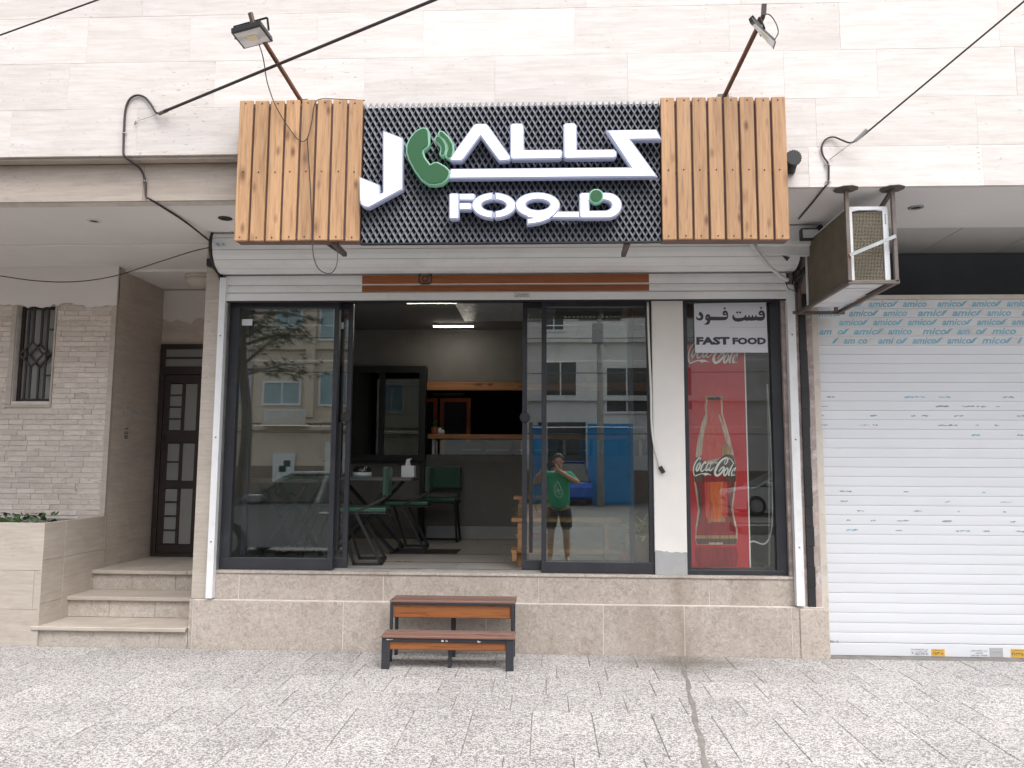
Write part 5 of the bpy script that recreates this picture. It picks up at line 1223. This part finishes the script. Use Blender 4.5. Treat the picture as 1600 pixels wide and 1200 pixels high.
# ================================================================== THE STREET BEHIND THE PHOTOGRAPHER (seen mirrored in the glass)
def mir(px, py, D): p = at(px, py, D); return Vector((p.x, -D, p.z))
def house(name, label, x0, x1, y, dep, h, mat, wins, wmat, base=None, cornices=(), extra=None):
    t = thing(name, label, 'house', ((x0+x1)/2, y-dep/2, -.15)); wl = MB().box(x0, x1, y-dep, y, -.15, h).build('wall', mat, t)
    MB().box(x0-.15, x1+.15, y-dep, y+.25, h, h+.3).build('roof', 'grey_render', t)
    for (xa, xb, za, zb) in wins:
        w_ = MB().frame(xa-.1, xb+.1, za-.1, zb+.1, .1, y-.02, y+.08).build('window', 'white_paint', t)
        MB().box(xa, xb, y+.001, y+.02, za, zb).build('pane', wmat, w_); MB().box((xa+xb)/2-.03, (xa+xb)/2+.03, y+.021, y+.05, za, zb).build('mullion', 'white_paint', w_)
    for z in cornices: MB().box(x0, x1, y+.001, y+.22, z, z+.22).build('cornice', mat, t)
    if base: MB().box(x0, x1, y+.001, y+.06, -.15, base[0]).build('plinth', base[1], t)
    return t
D = 31; W = []
for (a, b, c, d) in ((432, 470, 480, 510), (501, 542, 481, 529), (412, 467, 599, 630), (500, 540, 584, 632), (560, 600, 481, 529), (560, 600, 584, 632), (340, 390, 590, 632)):
    p, q = mir(a, d, D), mir(b, c, D); W.append((p.x, q.x, p.z, q.z))
W += [(x, x+1.3, 10.2, 11.6) for x in (-20, -16, -12.5, -10)]
za, zb = mir(450, 672, D).z, mir(450, 664, D).z
h1 = house('beige_house', 'beige apartment house across the street, mirrored in the left glass', -24, -5.5, -D, 9, 13, 'beige_render', W, 'window_pale', (1.3, 'brick_band'), (za, za+.35, 7.0))
for px in (478, 548): x = mir(px, 600, D).x; MB().box(x, x+.45, -D+.001, -D+.28, za+.6, 13).build('pilaster', 'beige_render', h1)
p, q = mir(412, 661, D-.6), mir(475, 650, D-.6); bal = MB()
for k in range(24): xx = p.x+(q.x-p.x)*k/23; bal.box(xx, xx+.04, -D+.58, -D+.62, p.z, q.z+.25)
bal.box(p.x, q.x+.05, -D+.56, -D+.64, q.z+.251, q.z+.32).build('balcony_rail', 'white_paint', h1); MB().box(p.x-.1, q.x+.1, -D+.23, -D+.7, p.z-.15, p.z-.001).build('balcony', 'beige_render', h1)
p, q = mir(425, 782, D), mir(461, 708, D); dd = MB().box(p.x, q.x, -D+.07, -D+.12, -.1, q.z).build('house_door', 'white_paint', h1)
for (u, v) in ((.3, .55), (.5, .68), (.28, .22), (.5, .3)): MB().box(p.x+(q.x-p.x)*u, p.x+(q.x-p.x)*(u+.32), -D+.121, -D+.135, -.1+(q.z+.1)*v, -.1+(q.z+.1)*(v+.15)).build('door_pane', 'window_dark', dd)
p, q = mir(505, 776, D), mir(545, 690, D); MB().box(p.x, q.x, -D+.07, -D+.1, -.1, q.z).build('garage_door', 'white_render', h1)
D = 26.5; W = []
for (a, b, c, d) in ((852, 900, 566, 618), (948, 1012, 575, 643), (1040, 1080, 575, 640), (850, 880, 480, 515)):
    p, q = mir(a, d, D), mir(b, c, D); W.append((p.x, q.x, p.z, q.z))
h2 = house('white_house', 'white rendered house across the street, mirrored in the right glass', -1.2, 9.5, -D, 8, 9.2, 'white_render', W, 'window_dark', (1.2, 'brick_band'), (4.1, 6.6))
MB().box(-.3, 1.7, -D+.001, -D+.03, -.15, 3.2).build('carport_opening', 'window_dark', h2)
house('grey_house', 'grey house between the beige and the white one across the street', -5.4, -1.3, -30, 8, 7.5, 'grey_render', [(-4.6, -3.4, 3.6, 5), (-2.9, -2, 3.6, 5)], 'window_dark', (1.0, 'brick_band'))
house('brick_house', 'brownish house at the far right across the street', 9.7, 24, -27, 9, 8.5, 'brick_band', [(11, 12.6, 3.5, 5), (14.5, 16, 3.5, 5), (11, 12.6, .8, 2.2), (18, 20, 3.5, 5)], 'window_dark')
gt = thing('blue_gate', 'bright blue sheet steel gate with one leaf swung open across the street', 'gate', (1.8, -25.5, -.15))
def gate_leaf(px0, px1, D, ang):
    a, b = mir(px0, 700, D), mir(px1, 700, D); L = b.x-a.x; lf = MB().box(0, L, 0, .05, 0, 3.15).build('gate_leaf', 'blue_gate', gt, bevel=.01)
    lf.matrix_parent_inverse = Matrix.Identity(4); lf.location = (a.x-1.8, -D+25.5, .02); lf.rotation_euler = (0, 0, ang)
    MB().frame(.03, L-.03, .1, 3.05, .07, .051, .085).build('leaf_frame', 'blue_gate', lf); MB().box(.12, L-.12, .051, .075, 1.5, 1.57).build('leaf_rail', 'blue_gate', lf)
gate_leaf(918, 990, 24.5, .15); gate_leaf(832, 850, 25.5, 0)
MB().box(-1.9, -1.7, -.2, .0, 0, 3.3).build('gate_post', 'pole_concrete', gt).matrix_parent_inverse = Matrix.Identity(4)
pl_ = mir(938, 700, 23); t = thing('utility_pole', 'concrete utility pole with cross-arms mirrored in the right glass', 'pole', (pl_.x, -23, -.15))
MB().tube([(pl_.x, -23, -.15), (pl_.x, -23, 9.0)], .14, 12, .09).build('post', 'pole_concrete', t, smooth=True)
for z in (6.9, 7.7): MB().box(pl_.x-.8, pl_.x+.8, -23.05, -22.95, z, z+.09).build('cross_arm', 'steel_rusty', t)
MB().box(pl_.x-.3, pl_.x+.1, -22.9, -22.5, 6.0, 6.7).build('junction_box', 'grey_render', t)
for k, (z, sag) in enumerate(((7.75, .35), (7.0, .3), (6.6, .4), (5.6, .3), (5.2, .35), (3.0, .2), (2.7, .15))):
    pts = [(-26+52*i/16, -23+.05*k, z-sag*(1-((i-8)/8)**2)+.0*i) for i in range(17)]
    tag(MB().tube(pts, .018, 5).build('street_wire', 'cable_white' if k % 2 else 'cable_brown'), ('highest', 'second highest', 'third', 'fourth', 'fifth', 'second lowest', 'lowest')[k]+' street wire strung along the far pavement', 'wire', 'wires along the street')
def car(label, loc, rot, mat, L=4.3, H=1.42, Wd=1.72, cab=((.25, .30), (.40, .62), (.98, .80), (1.0, .93))):
    t = thing('parked_car', label, 'car', (0, 0, 0), 'cars in the street'); hw = Wd/2
    side = [(-L/2, .32), (-L/2, .62), (-L/2+.12, .78), (-L/2+.95, .90), (L/2-.75, .94), (L/2-.1, .88), (L/2, .70), (L/2, .34), (L/2-.2, .22), (-L/2+.2, .22)]
    bm_ = MB(); ys = (-hw, -hw*.93, hw*.93, hw); k = len(side); 
    for y, f in ((-hw+.03, .97), (-hw, 1), (hw, 1), (hw-.03, .97)): bm_.v += [(x*f, y, .55+(z-.55)*f) for x, z in side]
    for s_ in range(3): bm_.f += [[s_*k+i, s_*k+(i+1) % k, (s_+1)*k+(i+1) % k, (s_+1)*k+i] for i in range(k)]
    bm_.f += [list(range(k))[::-1], list(range(3*k, 4*k))]
    bd = bm_.build('body', mat, t, bevel=.05, seg=3, smooth=False)
    bot = [(-L/2+.85, -hw+.06, .90), (L/2-.55, -hw+.06, .93), (L/2-.55, hw-.06, .93), (-L/2+.85, hw-.06, .90)]; top = [(-L/2+1.75, -hw+.26, H-.05), (L/2-1.25, -hw+.26, H-.05), (L/2-1.25, hw-.26, H-.05), (-L/2+1.75, hw-.26, H-.05)]
    MB().hexa(bot, top).build('windows', 'car_glass', t, bevel=.03)
    MB().box(-L/2+1.72, L/2-1.2, -hw+.25, hw-.25, H-.052, H).build('roof', mat, t, bevel=.03, seg=3)
    for s_ in (-1, 1):
        for f0, f1 in ((0, 0), (.48, .45), (1, 1)):
            b0 = Vector(bot[0]).lerp(Vector(bot[1]), f0); t0 = Vector(top[0]).lerp(Vector(top[1]), f1)
            if s_ > 0: b0.y *= -1; t0.y *= -1
            MB().bar(b0+Vector((0, s_*.012, 0)), t0+Vector((0, s_*.012, 0)), .06, .03, (0, 1, 0)).build('pillar', mat, t)
        MB().box(-L/2+1.15, -L/2+1.35, s_*(hw+.02)-.08, s_*(hw+.02)+.08, .93, 1.06).build('side_mirror', mat, t, bevel=.03)
        MB().box(-L/2+2.3, -L/2+2.5, s_*hw-.02, s_*hw+.02, .76, .79).build('door_handle', 'chrome', t)
        MB().box(-L/2-.012, -L/2+.06, s_*(hw-.32)-.16, s_*(hw-.32)+.16, .60, .72).build('headlight', 'lamp_glass', t, bevel=.01)
        for x in (-L/2+.82, L/2-.82):
            w_ = MB().tube([(x, s_*(hw-.2), .31), (x, s_*(hw+.012), .31)], .31, 24).build('wheel', 'rubber', t, bevel=.03); MB().tube([(x, s_*(hw+.005), .31), (x, s_*(hw+.022), .31)], .2, 16).build('rim', 'galvanised', w_)
    MB().box(-L/2-.02, -L/2+.05, -hw+.55, hw-.55, .42, .56).build('grille', 'black_plastic', t)
    MB().box(-L/2-.026, -L/2+.0, -.26, .26, .36, .47).build('number_plate', 'white_plastic', t)
    t.location = loc; t.rotation_euler = (0, 0, rot); return t
car('dark silver car parked left of the photographer, mirrored in the left glass', (-3.75, -7.05, -.15), 0, 'silver_paint')
car('white car parked across the street, mirrored beside the red poster', (7.9, -19.3, -.15), 0, 'white_paint')
car('blue car facing the shop inside the blue gateway', (.95, -27.2+1.6, -.15), PI/2, 'blue_car', 4.0, 1.7)
# pine tree
def pine(label, x, y, z0, z1, r):
    t = thing('pine_tree', label, 'tree', (x, y, -.15)); MB().tube(smooth_path([(x, y, -.15), (x+.1, y, 2.5), (x-.1, y+.1, 5), (x, y, z1*.9)]), .2, 10, .06).build('trunk', 'bark', t, smooth=True)
    br = MB(); cr_ = MB()
    for i in range(34):
        a = random.uniform(0, 6.28); zb = random.uniform(z0+.3, z1*.92); L = r*random.uniform(.55, 1)*(1-.55*(zb-z0)/(z1-z0)); p0 = Vector((x, y, zb)); p1 = p0+Vector((math.cos(a)*L, math.sin(a)*L, random.uniform(-.1, .7)*L*.4)); br.tube([p0, (p0+p1)/2+Vector((0, 0, .15)), p1], .05, 5, .015)
        for k in range(26):
            u = random.uniform(.3, 1.05); c = p0.lerp(p1, u)+Vector((random.gauss(0, .22), random.gauss(0, .22), random.gauss(.02, .16)))
            for j in range(13):
                d = Vector((random.gauss(0, 1), random.gauss(0, 1), random.gauss(-.25, .8))).normalized(); l = random.uniform(.14, .3); s_ = d.orthogonal().normalized()*.011
                cr_.add([c-s_, c+s_, c+d*l], [(0, 1, 2)])
    br.build('branches', 'bark', t); cr_.build('crown', 'pine_needles', t)
pine('pine tree with hanging needles mirrored at the top of the left glass', -8.6, -15.5, 3.4, 9.5, 3.4)
def yucca(label, x, y, n, L):
    t = thing('yucca', label, 'plant', (x, y, -.15), 'spiky plants by the road'); MB().tube([(x, y, -.15), (x, y, .35)], .09, 8, .07).build('stem', 'bark', t); leafy(t, (x, y, .32), n, L, .022, 'yucca_leaf', (-.2, 1.4), 'blade')
yucca('larger spiky yucca mirrored above the silver car bonnet', -5.7, -12.5, 40, .95); yucca('smaller spiky yucca right of the larger one by the road', -3.6, -12.9, 30, .8)
for k, (xa, xb) in enumerate(((-9, -3), (4.5, 9.5))):
    t = thing('planting_bed', ('left' if k == 0 else 'right')+' low kerbed planting bed along the far lane', 'planter', (xa, -12.6, -.15), 'kerbed beds along the road')
    MB().frame(xa, xb, -13.3, -12.0, .12, 0, .2).build('kerb', 'kerb_stone', t) if False else MB().box(xa, xb, -13.3, -13.18, -.15, .05).box(xa, xb, -12.12, -12.0, -.15, .05).build('kerb', 'kerb_stone', t, bevel=.01)
    MB().box(xa, xb, -13.179, -12.121, -.15, .0).build('soil', 'mortar_dark', t)

# ------------------------------------------------------------------ photographer
def skin_mesh(name, verts, edges, mat, parent, sub=2):
    me_ = bpy.data.meshes.new(name); me_.from_pydata([v[:3] for v in verts], edges, []); o = link(name, me_, mat, parent); m_ = o.modifiers.new('skin', 'SKIN'); m_.use_smooth_shade = True
    for i, v in enumerate(verts):
        sv = me_.skin_vertices[0].data[i]; r = v[3]; sv.radius = r if isinstance(r, tuple) else (r, r); sv.use_root = (i == 0)
    s_ = o.modifiers.new('sub', 'SUBSURF'); s_.levels = sub; s_.render_levels = sub; return o
pr_ = thing('person', 'person in green T-shirt and black shorts photographing the shop, mirrored in the glass', 'person', (0, 0, 0))
V = [(0, 0, .92, (.15, .11)), (0, 0, 1.1, (.14, .10)), (0, 0, 1.3, (.16, .11)), (0, .0, 1.43, (.075, .07)), (0, .02, 1.49, .055), (0, .04, 1.55, (.065, .08)), (0, .04, 1.62, (.075, .092)), (0, .03, 1.69, (.06, .07))]
Ed = [(i, i+1) for i in range(7)]
for s_ in (-1, 1):
    k = len(V); hx = -.13+s_*.085
    V += [(s_*.175, 0, 1.39, .062), (s_*.36+(-.04), .08, 1.26, .045), (hx+s_*.03, .17, 1.47, .032), (hx+s_*.012, .19, 1.53, (.038, .02))]; Ed += [(2, k), (k, k+1), (k+1, k+2), (k+2, k+3)]
    for j in range(4):
        f = len(V); V += [(hx-s_*.005, .19, 1.565-.018*j, .010), (hx-s_*.030, .205, 1.572-.018*j, .009), (hx-s_*.045+s_*.006*j, .215, 1.565-.018*j, .008)]; Ed += [(k+3, f), (f, f+1), (f+1, f+2)]
    f = len(V); V += [(hx-s_*.01, .185, 1.505, .011), (hx-s_*.04, .195, 1.50, .009)]; Ed += [(k+3, f), (f, f+1)]
    k = len(V); V += [(s_*.095, 0, .86, .09), (s_*.12, .01, .48, .06), (s_*.13, -.02, .3, .058), (s_*.135, -.01, .09, .04), (s_*.15, .10, .04, (.045, .03)), (s_*.155, .18, .03, (.04, .022))]; Ed += [(0, k)]+[(k+i, k+i+1) for i in range(5)]
skin_mesh('body', V, Ed, 'skin', pr_)
skin_mesh('shirt', [(0, 0, .80, (.195, .145)), (0, 0, 1.05, (.185, .135)), (0, 0, 1.28, (.195, .14)), (0, 0, 1.41, (.10, .085)), (-.17, 0, 1.39, .085), (-.27, .035, 1.27, .075), (.17, 0, 1.39, .085), (.27, .035, 1.27, .075)], [(0, 1), (1, 2), (2, 3), (2, 4), (4, 5), (2, 6), (6, 7)], 'shirt_green', pr_)
skin_mesh('shorts', [(0, 0, .95, (.165, .125)), (-.1, 0, .82, .115), (-.13, .01, .52, .10), (.1, 0, .82, .115), (.13, .01, .52, .10)], [(0, 1), (1, 2), (0, 3), (3, 4)], 'shorts_black', pr_)
hr = MB(); hr.lathe([(.075, -.04), (.084, .0), (.08, .04), (.055, .075), (.015, .09)], (0, .02, 1.645), 18).build('hair', 'hair', pr_, smooth=True)
fc_ = MB()
for s_ in (-1, 1): fc_.lathe([(.004, -.006), (.009, 0), (.004, .006)], (s_*.03, .124, 1.605), 8)
fc_.build('eyes', 'hair', pr_); MB().hexa([(-.014, .122, 1.565), (.014, .122, 1.565), (.006, .12, 1.60), (-.006, .12, 1.60)], [(-.01, .148, 1.568), (.01, .148, 1.568), (.004, .13, 1.60), (-.004, .13, 1.60)]).build('nose', 'skin', pr_, bevel=.003)
MB().box(-.025, .025, .118, .126, 1.535, 1.543).build('mouth', 'terracotta', pr_, bevel=.002)
for s_ in (-1, 1): MB().lathe([(.008, -.025), (.014, 0), (.008, .025)], (s_*.08, .035, 1.60), 8).build('ear', 'skin', pr_)
mb = MB()
for pts in ([(-.02, 1.30), (-.07, 1.18), (-.05, 1.08), (.02, 1.05), (.06, 1.10), (.03, 1.20), (-.02, 1.30)], [(-.03, 1.2), (0, 1.12), (.03, 1.1)], [(-.05, 1.12), (-.01, 1.16), (.03, 1.15)]): mb.tube(smooth_path([(x, .145+.02*math.cos(x*8), z) for x, z in pts]), .004, 5)
mb.build('shirt_print', 'paper_white', pr_)
pr_.location = (.21, -6.25, -.15)
ph = thing('phone', 'dark phone held up in both hands by the photographer', 'phone', (.08, -6.03, 1.4)); MB().box(-.01, .15, -6.032, -6.023, 1.365, 1.437).build('case', 'black_plastic', ph, bevel=.003); MB().lathe([(.008, 0), (.008, .002)], n=12).build('lens', 'chrome', ph).matrix_basis = Matrix.Translation((.0, -6.022, 1.4)) @ Matrix.Rotation(-PI/2, 4, 'X')
ph.children[1].matrix_parent_inverse = INV[ph]
